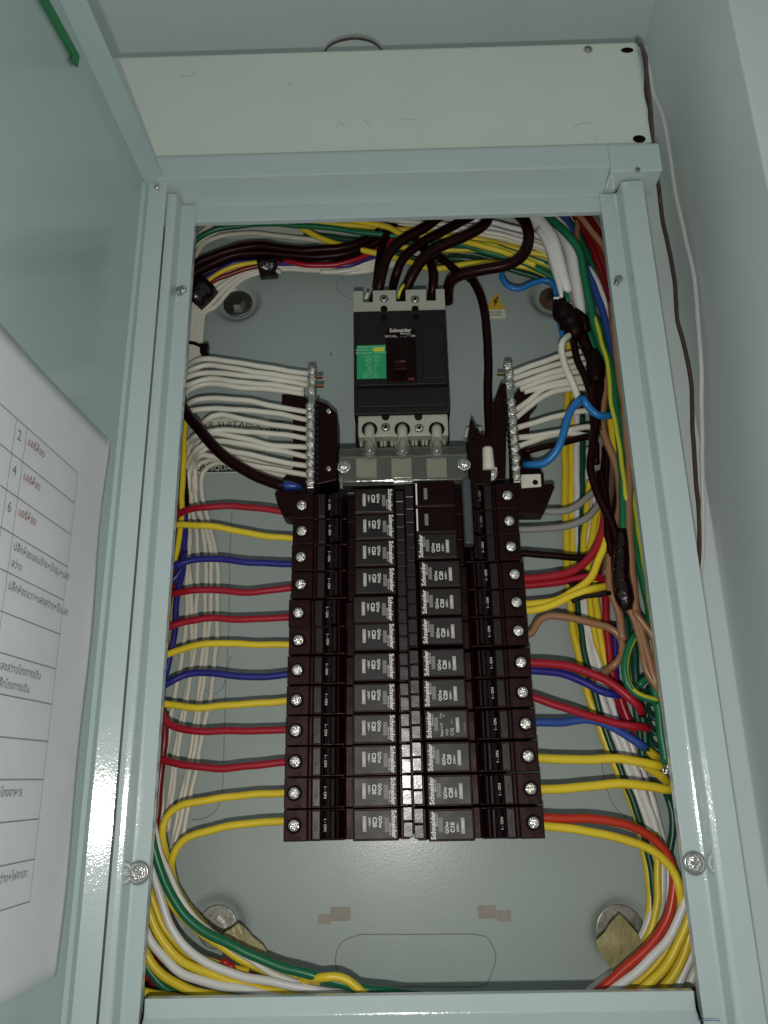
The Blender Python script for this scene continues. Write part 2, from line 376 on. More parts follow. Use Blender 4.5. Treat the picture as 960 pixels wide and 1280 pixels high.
# stickers on the pan
def sticker(name, u0, v0, u1, v1, d, mat, parent=None, thick=0.15):
    p0 = P(u0, v0, d); p1 = P(u1, v1, d); s = MB(); s.box(p0.x, p1.x, d*MM - thick*MM, d*MM + 0.0002, p0.z, p1.z)
    return s.build(name, mat, parent)
st = sticker('rating_sticker', 243, 524, 334, 590, 84.8, M['sticker'], enc)
p = P(292, 531, 84.5); text('METER SUITABLE FOR', 0.0070, 'blackink', st, p, sx=1.12)
p = P(297, 540, 84.5); text('100A FRAME MAIN', 0.0070, 'blackink', st, p, sx=1.12)
p = P(290, 551, 84.5); text('CIRCUIT BREAKER', 0.0044, 'blackink', st, p)
p = P(292, 566, 84.5); text('SWITCHED NEUTRAL 24 WAY ASSEMBLY', 0.0030, 'blackink', st, p)
a = P(257, 581, 84.4); b = P(318, 589, 84.4); s = MB(); s.box(a.x, b.x, 0.0843, 0.0846, a.z, b.z); s.build('black_band', M['blackink'], st)
p = P(286, 585, 84.2); text('SQUARE D', 0.0052, 'sticker', st, p, sx=1.1)
a = P(247, 581, 84.4); b = P(255, 589, 84.4); s = MB(); s.box(a.x, b.x, 0.0843, 0.0846, a.z, b.z); s.build('square_emblem', M['blackink'], st)
p = P(251, 585, 84.2); text('D', 0.0046, 'sticker', st, p)
ws = sticker('warning_sticker', 609, 386, 632, 398, 84.8, M['sticker'], enc)
tri = [P(607, 387, 84.7), P(632, 387, 84.7), P(620, 365, 84.7)]
s = MB(); s.prism([(q.x, q.z) for q in tri], 0.0846, 0.0849, 'y'); s.build('warning_triangle', M['warn'], ws, bevel=0)
bolt = [(621,371),(616,378),(619,378),(616,385),(623,376),(620,376),(624,371)]
s = MB(); s.prism([(P(*q, 84.4).x, P(*q, 84.4).z) for q in bolt], 0.0844, 0.0845, 'y'); s.build('lightning_symbol', M['blackink'], ws)
p = P(619, 392, 84.4); text('DANGER\n230/400V', 0.0026, 'blackink', ws, p)
# blue pen scribble and rust stain on the sill end
s = tube(pix([(872,1274),(880,1276),(890,1275),(900,1276)], -12.2), 0.0002, 5); s.build('pen_mark', M['midblue'], enc, smooth=True)

# ------------------------------------------------------------------ the door, swung open to the left
DXo = -0.1645; dd = Vector((-0.026, -1, 0)).normalized()       # along the door away from its hinge
def Dp(s_, z, off=0.0):                                       # point on the inner skin: s_ mm from hinge side, off mm proud
    q = Vector((DXo, -0.012, 0)) + dd * s_ * MM; nrm = Vector((1, -0.026, 0)).normalized()
    return Vector((q.x, q.y, z * MM)) + nrm * off * MM
def door_plate(name, s0, s1, z0, z1, o0, o1, mat, parent, bevel=0):
    mb = MB(); vs = []
    for z in (z0, z1):
        for (a, b) in ((s0, o0), (s1, o0), (s1, o1), (s0, o1)): vs.append(Dp(a, z, b))
    mb.add(vs, [(0,3,2,1),(4,5,6,7),(0,1,5,4),(1,2,6,5),(2,3,7,6),(3,0,4,7)])
    return mb.build(name, mat, parent, bevel=bevel)
door = door_plate('door', 0, 395, -175, 393, -1.2, 0, M['doorp'], enc)
door['label'] = 'pale green steel door seen from inside, swung open to the left'
fp = [(4.9, 0.1), (2.5, 6.35), (0.1, 12.6)]; mb = MB(); n = len(fp)
for z in (-175, 386, 393): mb.v += [tuple(Dp(a, z, b)) for a, b in fp]
for k in range(2):
    for i in range(n - 1): mb.f.append((k*n + i, k*n + i + 1, (k+1)*n + i + 1, (k+1)*n + i)); mb.mi.append(0)
o = mb.build('hinge_flange', M['paint'], door); o.modifiers.new('t', 'SOLIDIFY').thickness = 0.0012
mb = MB(); rp = [(4.6, 0.0), (4.6, 2.2), (11.2, 2.2), (12.4, 0.0)]
for z in (-175, 385): mb.v += [tuple(Dp(a, z, b)) for a, b in rp]
mb.f = [(0,1,2,3),(7,6,5,4),(0,4,5,1),(1,5,6,2),(2,6,7,3)]; mb.mi = [0]*5
mb.build('inner_rib', M['doorp'], door, bevel=0.0003)
# top flange: slopes slightly upward from the skin
mb = MB(); vs = []
for s_ in (0.0, 395):
    for (o_, z) in ((0, 386.8), (11.5, 393.5), (11.5, 394.7), (0, 388.2)): vs.append(Dp(s_, z, o_))
mb.add(vs, [(0,1,2,3),(7,6,5,4),(0,4,5,1),(1,5,6,2),(2,6,7,3),(3,7,4,0)]); mb.build('top_flange', M['doorp'], door, bevel=0.0004)
put('flange_screw', screw_mesh(0.0019, mat='screw'), door, P(196, 233, -17))
put('flange_screw', screw_mesh(0.0012, mat='steel'), door, Dp(2, 389, 1.5))
# green strap hooked over the top
def onDoor(u, v, off=0.0):
    d = R @ Vector((u - 480, 640 - v, -F)); n = Vector((1, -0.026, 0)).normalized(); p0 = Vector((DXo, -0.012, 0)) + n * off * MM
    return CAM + d * ((p0 - CAM).dot(n) / d.dot(n))
strap = [onDoor(44, -10, 1), onDoor(53, -10, 1), onDoor(97, 70, 1), onDoor(95, 84, 1), onDoor(86, 74, 1), onDoor(89, 70, 1)]
mb = MB(); k = [q + Vector((0.0012, 0, 0)) for q in strap]; n = len(strap)
mb.add([tuple(q) for q in strap] + [tuple(q) for q in k], [tuple(range(n)), tuple(range(2*n-1, n-1, -1))] + [(i, n+i, n+(i+1) % n, (i+1) % n) for i in range(n)])
tag(mb.build('green_strap', M['marker']), 'green plastic strap with pointed end stuck inside the top of the open door', 'strap')
# circuit chart: printed sheet taped on the door, its corner lifting a little
def chart_sheet():
    mb = MB(); ns, nz = 24, 40
    S0, S1, Z0, Z1 = 26.0, 380.0, -85.0, 188.0
    for i in range(nz + 1):
        for j in range(ns + 1):
            s_ = S0 + (S1 - S0) * (j / ns) ** 1.5; z = Z0 + (Z1 - Z0) * i / nz
            if z > Z1 - 5 and s_ < S0 + 5: s_ = S0 + 1.2
            off = 0.7 + 1.6 * math.exp(-((s_ - S0) / 9)) * (0.5 + 0.5 * math.sin(i * 0.33)) + 0.4 * math.sin(s_ * 0.05 + z * 0.03)
            mb.v.append(tuple(Dp(s_, z, off)))
    for i in range(nz):
        for j in range(ns):
            a = i * (ns + 1) + j; mb.f.append((a, a + 1, a + ns + 2, a + ns + 1)); mb.mi.append(0)
    return mb
chart = chart_sheet().build('circuit_chart', M['paper'], smooth=True)
sol = chart.modifiers.new('thick', 'SOLIDIFY'); sol.thickness = 0.00025
tag(chart, 'white printed circuit chart with Thai text taped inside the open door', 'paper sheet')
zr = [153.2, 136.6, 119.7, 102.9, 86.0, 69.1, 52.4, 35.9, 19.0, 2.2, -14.6, -31.4, -48.5]
lines = MB()
def ln(s0, z0, s1, z1, wd=0.32):
    off = 2.55
    if abs(z0 - z1) < 0.01: pr = [(s0, z0 - wd/2), (s1, z0 - wd/2), (s1, z0 + wd/2), (s0, z0 + wd/2)]
    else: pr = [(s0 - wd/2, z0), (s0 + wd/2, z0), (s1 + wd/2, z1), (s1 - wd/2, z1)]
    lines.add([tuple(Dp(a, b, off)) for a, b in pr], [(0, 1, 2, 3)])
S0 = 65.5
for z in zr: ln(S0, z, 330, z)
ln(S0, zr[0], S0, zr[-1]); ln(121.5, zr[0], 121.5, zr[-1]); ln(131.5, zr[0], 131.5, zr[-1]); ln(205, zr[0], 205, zr[-1]); ln(215, zr[0], 215, zr[-1])
lines.build('table_rules', M['ink'], chart)
def dtext(s, s_, z, size, mat):
    # door text: reading direction runs towards the hinge (+y), up is +z, normal +x
    nrm = Vector((1, -0.026, 0)).normalized(); xd = -dd; m = Matrix((xd, Vector((0,0,1)), nrm)).transposed()
    q = Dp(s_, z, 2.6); text(s, size * 0.93, mat, chart, align='LEFT', world=Matrix.Translation(q) @ m.to_4x4())
for i, n_ in enumerate(('2', '4', '6')): dtext(n_, 129.0, zr[i] - 6.5, 0.0075, 'ink')
for i in range(3): dtext('แอร์ห้อง', 119.5, zr[i] - 5.5, 0.0055, 'redink')
dtext('ปลั๊กห้องนอนซ้าย+น้ำอุ่น+แสง', 119.5, zr[3] - 4.8, 0.0052, 'ink')
dtext('สว่าง', 119.5, zr[3] - 12.2, 0.0052, 'ink')
dtext('ปลั๊กห้องขวา+แสงสว่าง+ปั๊มปลา', 119.5, zr[4] - 5.2, 0.0052, 'ink')
dtext('แสงสว่างโถงทางเดิน', 119.5, zr[6] - 5.2, 0.0052, 'ink')
dtext('ปลั๊กโถงทางเดิน', 119.5, zr[6] - 12.2, 0.0052, 'ink')
dtext('ปลั๊กโถงอาหาร', 112, zr[9] - 5.2, 0.0052, 'ink')
dtext('แสงสว่าง+ไฟศาลา', 106, zr[11] - 5.2, 0.0052, 'ink')

# ================================================================== duct above the panel
duct = empty('wiring_duct', (0, 0, 0), 'long cream metal duct mounted on the wall just above the panel', 'duct')
mb = MB(); mb.box(-0.260, 0.1915, 0.0, 0.1095, 0.4225, 0.5245); mb.build('duct_cover', M['cream'], duct, bevel=0.003)
for (u, v, a, b) in ((784, 63, 0.0047, 0.0026), (799, 174, 0.0046, 0.0034)):
    mb = MB(); c = P(u, v, 0); mb.add([(c.x + a*math.cos(t), -0.0003, c.z + b*math.sin(t)) for t in [2*math.pi*i/24 for i in range(24)]], [tuple(range(24))]); 
    mb.build('knockout_hole', M['hole'], duct)
put('duct_screw', screw_mesh(0.0032, mat='steel', h=0.3), duct, P(735, 62, 0), 0.4)

for pts in ([(420,160),(426,152),(430,158)], [(716,158),(728,154),(741,153)], [(744,170),(748,172)], [(500,148),(520,150)], [(226,94),(236,96),(243,91)], [(345,88),(348,86)], [(455,150),(462,157)]):
    tube([P(u, v, -0.1) for u, v in pts], 0.00014, 5).build('scuff_mark', M['steel'], duct, smooth=True)
# cables outside the panel
W('thin brown cable looping out above the cream duct', 'darkbrown', 1.1, 30, [(405,66,60),(412,57,40),(425,51,25),(445,48,18),(462,51,25),(473,58,40),(480,66,60)], name='thin_cable', cat='cable')
W('thin brown cable running down the wall corner right of the panel', 'darkbrown', 1.7, 50, [(796,50,30),(803,60,10),(808,90,6),(811,120,5),(814,150,5),(816,180,4),(818,205,20),(824,240,60),(829,280,70),(838,320,72),(844,360,72),(847,400,75),(857,440,80),(864,480,85),(866,540,90),(870,600,95),(874,650,99),(874,700,102),(868,780,104)], name='brown_cable', cat='cable')
W('white cable running down the side wall right of the panel', 'cleanwhite', 1.8, 60, [(806,58,40),(812,90,30),(816,115,40),(828,145,55),(836,185,60),(844,240,62),(855,290,62),(868,350,62),(872,400,64),(876,450,66),(877,520,80),(878,600,90),(879,660,99),(877,700,102),(868,790,104)], name='white_cable', cat='cable')
W('second thin brown cable pressed against the right end of the cream duct', 'darkbrown', 1.3, 5, [(800,56,12),(808,72,12),(807,110,10),(812,140,10),(811,170,10),(813,190,20)], name='brown_cable', cat='cable')

# ================================================================== breakers
GZ_L = [166.1,149.0,132.0,114.6,96.8,80.0,62.3,44.7,27.5,10.3,-6.9,-24.1]
GZ_R = [169.6,152.5,135.7,117.9,100.6,83.0,64.2,46.8,29.0,10.8,-6.8,-24.8]
scr_b = screw_mesh(0.0031, h=0.25, cross=0.68, w=0.2)
HW = 8.45
def body_mb(hw=HW):
    """moulded case, side profile x,y (mm) extruded across its width, label step and recesses modelled"""
    f = MM
    pr = [(0,20),(13.4,20),(13.4,22.5),(15.6,22.5),(15.6,21),(21,21),(21,24),(34.5,24),(34.5,30),(39.5,30),(39.5,13.2),(65,13.2),(65,27),(66,27),(66,21.5),(71,21.5),(71,58),(0,58)]
    mb = MB(); mb.prism([(a*f, b*f) for a, b in pr], -hw*f, hw*f, 'z'); return mb
body_mesh = body_mb().mesh('breaker_body', M['black'])
m_ = MB(); m_.box(16.2*MM, 20.6*MM, 0.0200, 0.0215, -7.4*MM, 7.4*MM); marker_mesh = m_.mesh('id_window', M['blackg'])
m_ = MB(); m_.box(66.4*MM, 72.2*MM, 0.0198, 0.0222, -8.2*MM, 0.2*MM); m_.box(66.4*MM, 72.1*MM, 0.0202, 0.0226, 0.5*MM, 8.2*MM); tab_mesh = m_.mesh('rail_clip', M['blackg'])
m_ = MB(); m_.box(40.2*MM, 64.6*MM, 0.0128, 0.0138, -7.7*MM, 7.7*MM); face_mesh = m_.mesh('label_face', M['face'])
face_mesh2 = m_.mesh('label_face', M['face2'])
m_ = MB(); m_.box(57.2*MM, 59.4*MM, 0.01265, 0.0130, -3.9*MM, 3.6*MM); patch_mesh = m_.mesh('grey_patch', M['patch'])
m_ = MB(); m_.box(45.0*MM, 47.0*MM, 0.01262, 0.0130, -3.6*MM, 4.6*MM); box_mesh = m_.mesh('rating_box', M['printd'])
def toggle_mb():
    pr = []
    for i in range(13):
        t = math.pi * i / 12; pr.append((27.8 - 6.4*math.cos(t), 25 - 6.4*math.sin(t)))
    pr = [(21.4, 25.5)] + pr + [(34.2, 25.5)]
    pr2 = [(26.0, 19.5), (26.4, 17.8), (27.0, 16.9), (27.5, 16.5), (28.0, 16.4), (28.5, 16.5), (29.1, 16.9), (29.8, 17.8), (30.2, 19.5)]
    mb = MB(); mb.prism([(a*MM, b*MM) for a, b in pr], -7.7*MM, 7.7*MM, 'z'); mb.prism([(a*MM, b*MM) for a, b in pr2], -7.6*MM, 7.6*MM, 'z'); return mb
M['togg'] = new_mat('polished toggle plastic', (0.007, 0.001, 0.0015), 0.2, bump=[(300, 0.1, 0.0004)], spec=0.35)
tog_mesh = toggle_mb().mesh('toggle', M['togg'])
well = MB(); well.disc((0,0), 0.0044, -0.0002, 0.001, 28); well_mesh = well.mesh('well', M['hole'])
def bev(o, wdt):
    b = o.modifiers.new('bevel', 'BEVEL'); b.width = wdt; b.segments = 2; b.limit_method = 'ANGLE'; b.angle_limit = math.radians(40)
def breaker_parts(par, rating='C20', blank=False, special=False, z=0.0, sub=None):
    f = MM
    b = put('breaker_body', body_mesh, par, (0, 0, z)); bev(b, 0.0006)
    q = put('id_window', marker_mesh, b, (0, 0, 0)); bev(q, 0.0003)
    rx = par.location.x; ex = (0.0067 - rx if rx < 0 else rx - 0.0071) - 0.0722
    q = put('rail_clip', tab_mesh, par, (ex, 0, z)); bev(q, 0.0006); q.rotation_euler[0] = 0.033 if rx < 0 else -0.033
    fc = put('label_face', face_mesh2 if blank else face_mesh, par, (0, 0, z)); bev(fc, 0.0005)
    t = put('toggle', tog_mesh, par, (0, 0, z)); bev(t, 0.0004)
    text('I - ON', 2.2*f, 'printd' if blank else 'print', t, (23.6*f, 0.0186, 0), 'down', sx=1.1)
    pass
    put('terminal_well', well_mesh, b, (6.0*f, 0.0200, 0))
    put('terminal_screw', scr_b, par, (6.0*f, 0.0190, z), random.uniform(0, 3.1))
    put('grey_patch', patch_mesh, fc, (0, 0, 0))
    if blank:
        m_ = MB(); m_.box(63.6*f, 64.5*f, 0.0124, 0.0130, -7.2*f, 7.2*f); m_.build('white_edge_strip', M['print'], fc)
        return
    text('Schneider', 3.65*f, 'print', fc, (62.3*f, 0.01262, 0.2*f), 'down', bold=0.00011, name='brand_lettering')
    text('Electric', 1.6*f, 'print', fc, (60.3*f, 0.01262, -2.6*f), 'down', sx=1.35)
    if special:
        text('Square D', 2.0*f, 'print', fc, (55.2*f, 0.01262, 3.0*f), 'down'); text('Plug\nIn', 1.7*f, 'green_print', fc, (54.6*f, 0.01262, -4.8*f), 'down')
        text('VCS', 2.1*f, 'print', fc, (52.1*f, 0.01262, 4.4*f), 'down'); text('C32', 2.5*f, 'print', fc, (49.2*f, 0.01262, 4.2*f), 'down')
        text('240V~', 1.3*f, 'printd', fc, (49.2*f, 0.01262, -1.8*f), 'down'); text('QOV132C', 1.1*f, 'printd', fc, (42.0*f, 0.01262, 1.5*f), 'down')
    else:
        text('QOvs', 2.5*f, 'print', fc, (54.8*f, 0.01262, 1.4*f), 'down', bold=0.00006)
        text(rating, 3.1*f, 'print', fc, (51.6*f, 0.01262, 1.3*f), 'down', bold=0.00009)
        text('240V~', 1.9*f, 'print', fc, (48.8*f, 0.01262, 1.2*f), 'down', bold=0.00003)
    bx = put('rating_box', box_mesh, fc, (0, 0, 0)); text('10000', 1.6*f, 'print', bx, (46.0*f, 0.01255, 0.3*f), 'down')
ORD = ['topmost', 'second from the top', 'third from the top', 'fourth from the top', 'fifth from the top', 'sixth from the top', 'seventh from the top', 'eighth from the top', 'ninth from the top', 'third from the bottom', 'second from the bottom', 'bottom']
LC = ['red', 'yellow', 'blue', 'red', 'red', 'yellow', 'blue', 'yellow', 'red', 'red', 'yellow', 'yellow']
RC = ['grey', 'grey', 'black', 'two red', 'two yellow', 'brown', 'red and dark blue', 'red', 'bright blue', 'yellow', 'yellow', 'orange-red and yellow']
XL = [-66.6+.5,-66.4+.5,-66.6+.4,-66.4+.3,-67.6+.4,-67.2+.3,-67.3,-67.5,-67.6,-67.7,-67.8,-67.8]
XR = [80.0,79.9,80.2,81.0,81.0,80.9,80.9,80.7,81.2,81.4,81.4,81.6]
for i in range(12):
    t = empty('circuit_breaker', (XL[i]*MM + 0.0015, random.uniform(-0.0003, 0.0003), GZ_L[i]*MM), 'black single-pole breaker feeding a %s wire, %s in the left column' % (LC[i], ORD[i]), 'circuit breaker', 'black circuit breakers stacked in the left column')
    t.rotation_euler = (random.uniform(-.006, .006), random.uniform(-.004, .004), random.uniform(-.006, .006))
    breaker_parts(t)
def right_root(i, label, group='black circuit breakers stacked in the right column'):
    t = empty('circuit_breaker', (XR[i]*MM - 0.0015, random.uniform(-0.0003, 0.0003), GZ_R[i]*MM), label, 'circuit breaker', group)
    t.rotation_euler = (random.uniform(-.006, .006), math.pi + random.uniform(-.004, .004), random.uniform(-.006, .006)); return t
for i in range(3, 12):
    t = right_root(i, 'black single-pole breaker feeding a %s wire, %s in the right column' % (RC[i], ORD[i]) if i not in (3, 4, 6, 11) else 'black breaker feeding %s wires, %s in the right column' % (RC[i], ORD[i]))
    breaker_parts(t, rating='C10' if i == 11 else 'C20', special=(i == 8))
# three-pole breaker with handle tie: rows 1-3 on the right
t = right_root(1, 'black three-pole breaker with grey handle tie bar at the top of the right column', None); t.name = 'three_pole_breaker'; t.rotation_euler = (0, math.pi, 0)
zc = GZ_R[1]
for i in range(3): breaker_parts(t, rating='C32', blank=(i < 2), z=-(GZ_R[i] - zc)*MM)
mb = MB(); mb.prism([(29.6*MM,18*MM),(29.6*MM,10.2*MM),(30.8*MM,9.0*MM),(34.2*MM,9.0*MM),(35.4*MM,10.2*MM),(35.4*MM,18*MM)], -25.5*MM, 17*MM, 'z')
mb.v = [(x, y, z) for (x, y, z) in mb.v]; mb.build('handle_tie_bar', M['tie'], t, bevel=0.0015)

# mounting base behind the breakers
base = empty('breaker_mounting_base', (0, 0, 0), 'black mounting base with flared ears behind the two columns of breakers', 'mounting base')
mb = MB(); mb.box(-0.052, 0.066, 0.0585, 0.0845, -0.032, 0.186); mb.box(0.0030, 0.0098, 0.034, 0.0585, -0.030, 0.180)
mb.build('base_plate', M['black'], base, bevel=0.001)
def poly_px(name, pts, d0, d1, mat, parent, bevel=0.0006):
    pr = [(P(u, v, d0).x, P(u, v, d0).z) for u, v in pts]; mb = MB(); mb.prism(pr, d0*MM, d1*MM, 'y'); return mb.build(name, mat, parent, bevel=bevel)
poly_px('mounting_ear', [(343,616),(346,613),(375,612),(375,648),(360,648),(354,646),(346,628)], 34, 48, M['black'], base)
poly_px('mounting_ear', [(645,609),(690,604),(694,608),(684,632),(680,642),(645,642)], 34, 48, M['black'], base)
lp = poly_px('white_end_plate', [(651,593),(676,592),(677,608),(652,610)], 33, 36, M['nylon'], base)
s = MB(); s.disc((0,0), 0.0018, -0.0003, 0.001, 20); s.build('plate_hole', M['hole'], lp, loc=P(669, 603, 33))

# ================================================================== neutral bars
def neutral(label, pts_screws, d, tipmat, side):
    t = empty('neutral_bar', (0, 0, 0), label, 'terminal bar')
    a = P(*pts_screws[0], d); b = P(*pts_screws[-1], d)
    up = (a - b).normalized(); rt = Vector((1, 0, 0)); mb = MB(); w2 = 0.0024
    for (p0, p1) in ((a, b),):
        c = [p0 + up*0.004 - rt*w2, p0 + up*0.004 + rt*w2, p1 - up*0.004 + rt*w2, p1 - up*0.004 - rt*w2]
        mb.prism([(q.x, q.z) for q in c], d*MM, (d + 9)*MM, 'y')
    mb.build('bar', M['steel'], t, bevel=0.0006)
    me = screw_mesh(0.0030, h=0.4, cross=0.66, w=0.2, n=24, nr=8)
    for (u, v) in pts_screws: put('clamp_screw', me, t, P(u, v, d - 0.8), random.uniform(0, 3.1))
    return t
LS = [(390,463),(390,474),(389,487),(388,508),(388,519),(388,531),(388,542),(388,554),(388,567),(388,579),(388,590),(388,603)]
RS = [(635,457),(637,468),(637,480),(639,503),(640,515),(641,526),(642,538),(643,549),(644,561),(645,573),(645,585),(646,596)]
nl = neutral('upright row of bright clamp screws taking white wires, left of the main breaker', LS, 30, 'copper', -1)
nr_ = neutral('upright row of bright clamp screws taking white and blue wires, right of the main breaker', RS, 30, 'brass', 1)
# insulating carriers
poly_px('insulator', [(386,497),(405,503),(409,505),(421,516),(421,600),(398,605),(386,605)], 36, 66, M['black'], nl)
poly_px('insulator', [(352,493),(368,491),(372,479),(378,480),(378,493),(386,500),(386,612),(352,605),(353,598),(366,585),(366,520),(358,508),(352,505)], 46, 60, M['black'], nl)
poly_px('insulator', [(613,505),(618,500),(626,478),(634,480),(632,600),(613,600)], 36, 66, M['black'], nr_)
poly_px('insulator', [(648,486),(656,473),(660,474),(659,487),(674,485),(674,500),(662,515),(662,570),(672,580),(680,595),(680,610),(640,606),(638,500)], 46, 60, M['black'], nr_)
for (u, v, m__, par) in ((398,471,'copper',nl),(399,482,'copper',nl),(627,467,'brass',nr_)):
    a = P(u, v, 33); s = MB(); s.box(-0.003, 0.003, -0.0008, 0.002, -0.0007, 0.0007); s.build('stub', M[m__], par, loc=a, bevel=0.0002)
for (u, v, par) in ((411,514,nl),(411,586,nl)):
    put('carrier_screw', screw_mesh(0.0018, n=16, nr=5), par, P(u, v, 35.3))
# speckled ribs beside the screws
for par, uu, k in ((nl, 397, 0), (nr_, 631, 1)):
    s = MB()
    for i in range(15):
        a = P(uu + (i*0.75 if k else -i*0.02), 500 + i*7, 33.5); s.box(a.x - 0.0008, a.x + 0.0008, 0.033, 0.037, a.z - 0.0009, a.z + 0.0009)
    o = s.build('serrated_edge', M['blackg'], par, bevel=0.0002)

# ================================================================== main breaker
mcb = empty('main_breaker', (0, 0, 0), 'large dark three-pole main breaker with beige ends and green rating label', 'main breaker')
def rect(name, u0, v0, u1, v1, d0, d1, mat, parent, bevel=0.0005):
    p0 = P(u0, v0, d0); p1 = P(u1, v1, d0); s = MB(); s.box(p0.x, p1.x, d0*MM, d1*MM, p0.z, p1.z); return s.build(name, mat, parent, bevel=bevel)
X0, X1 = -0.0249, 0.0385
def mbox(name, x0, x1, z0, z1, y0, y1, mat, parent=mcb, bevel=0.0006):
    s = MB(); s.box(x0*MM, x1*MM, y0*MM, y1*MM, z0*MM, z1*MM); return s.build(name, mat, parent, bevel=bevel)
def zat(v, d): return P(500, v, d).z / MM
def xat(u, v, d): return P(u, v, d).x / MM
zt, z1_, z2_, zb = zat(362, 24), zat(388, 22), zat(517, 22), zat(545, 24)
bodyM = mbox('case', -25.2, 39.0, z2_, z1_, 22, 84, M['mface'])
# beige top with terminal notches: built as comb
top = MB(); segs = [(-25.2, -17.6), (-10.8, -3.2)]
tx = [(-25.4, xat(454,372,24)), (xat(466,372,24), xat(495,372,24)), (xat(507,372,24), xat(533,372,24)), (xat(545,372,24), 39.2)]
for a, b in tx: top.box(a*MM, b*MM, 24*MM, 84*MM, z1_*MM, zt*MM)
top.box(-25.4*MM, 39.2*MM, 24.2*MM, 84*MM, z1_*MM, (zat(376,24))*MM)
top.build('top_terminal_cover', M['beige'], mcb, bevel=0.0006)
bot = MB(); bot.box(-22.6*MM, 37.2*MM, 24*MM, 84*MM, zb*MM, z2_*MM); botm = bot.build('bottom_terminal_cover', M['beige'], mcb, bevel=0.0008)
mbox('lower_case', -25.2, 38.8, zat(553,36), z2_-0.2, 36, 84, M['mface'])
for (u, v, rr, dark) in ((480,373,2.9,0),(519,374,2.9,0),(480,386,2.5,1),(519,386,2.5,1),(480,397,2.6,1),(520,396,2.6,1),(482,521,2.6,1),(523,521,2.6,1),(482,534,2.9,0),(524,535,2.9,0)):
    d = 21.8 if 388 < v < 517 else 23.8
    s = MB(); s.disc((0,0), rr*MM, -0.0002, 0.001, 24); h = s.build('screw_well', M['hole'] if dark else M['mface'] if False else M['hole'], mcb, loc=P(u, v, d))
    if not dark: put('case_screw', screw_mesh(rr*MM*0.85, mat='screw' if (u, v) == (524, 535) else 'steel'), h, (0, 0.0002, 0), 0.5)
    elif d > 23: put('case_screw', screw_mesh(rr*MM*0.75, mat='steel', n=16, nr=5), h, (0, 0.0006, 0), 0.2)
plate = mbox('front_plate', xat(446,440,20), 37.5, zat(481,20.5), zat(410,20.5), 20.5, 23, M['mface'])
mbox('toggle_surround', xat(483,440,19.6), xat(520,440,19.6), zat(478,19.6), zat(411,19.6), 19.6, 21, M['face2'])
mbox('toggle_slot', xat(491,440,19.4), xat(512,440,19.4), zat(471,19.4), zat(420,19.4), 19.4, 20.4, M['hole'], bevel=0)
tg = mbox('toggle', xat(493,440,13), xat(509,440,13), zat(462,12), zat(447,12), 12, 21, M['black'], bevel=0.0008)
mbox('front_seam', -24.5, 38.2, zat(484.2,21.6), zat(482.8,21.6), 21.3, 23, M['hole'], bevel=0)
mbox('lower_panel', -23, 37, zat(508,21.2), zat(486,21.2), 21.2, 23, M['mface'])
mbox('right_panel', xat(528,440,20), xat(556,440,20), zat(474,19.9), zat(432,19.9), 19.9, 21, M['mface'])
text('Schneider', 4.1*MM, 'print', plate, P(500.5, 413, 19.4), bold=0.00005, sx=0.92, name='brand_lettering')
text('Electric', 2.2*MM, 'print', plate, P(507, 416.8, 19.4), sx=1.1)
text('EZC100', 2.2*MM, 'print', plate, P(488, 420.5, 19.4)); text('C 100', 2.2*MM, 'print', plate, P(514, 420, 19.4))
text('TRIP', 2.4*MM, 'redink', plate, P(514, 474, 19.4)); text('I - ON', 2.2*MM, 'redink', tg, P(501, 452, 11.8))
text('I - ON      O - OFF', 1.2*MM, 'printd', plate, P(500, 421, 19.3))
gl = sticker('green_rating_label', 446, 432, 483, 473, 20.3, M['green_lab'], mcb)
rect('yellow_highlight', 466.5, 434.5, 480.5, 439, 20.1, 20.3, M['lime'], gl, 0)
rows_ = [('BREAKER CIRCUIT TYPE', 434.0, 464), ('MODEL EZC 100', 437.5, 456), ('EZC100N3100    IEC60947-2', 441.2, 464)]
for s_, v, u in rows_: text(s_, 1.75*MM, 'green_print', gl, P(u if u else 464, v, 19.95), bold=0.00002)
for i, s_ in enumerate(['Ui690V    50/60Hz', '220/240 - 25 kA', '380/415 - 18 kA', '440 ---- 10', '500 ---- 8 kA', '550 ---- 5', '690 ---- 3', 'Icu = 50% Ics', 'Uimp 6kV  Cat A', '60947 - 2  100A']):
    text(s_, 1.55*MM, 'green_print', gl, P(465 if i < 7 else 463, 445.5 + i*2.85, 19.95))
# bottom lugs / busbars
for u in (462, 503, 546):
    a = P(u, 540, 23.6)
    s = MB(); s.disc((0, 0), 0.0052, -0.0003, 0.001, 28); s.build('lug_opening', M['hole'], mcb, loc=(a.x, a.y, a.z + 0.002))
    s = tube([Vector((a.x, 0.026, a.z + 0.004)), Vector((a.x, 0.0245, a.z - 0.001)), Vector((a.x, 0.032, a.z - 0.012))], 0.0036, 14); s.build('busbar_lug', M['beige'], mcb, smooth=True)
for i in range(26):
    u = 447 + i * 4.3; a = P(u, 552, 33); s = MB(); s.box(a.x - 0.0007, a.x + 0.0007, 0.032, 0.050, a.z - 0.004, a.z + 0.004)
    s.build('barrier_fin', M['beige'] if i % 3 else M['black'], mcb)

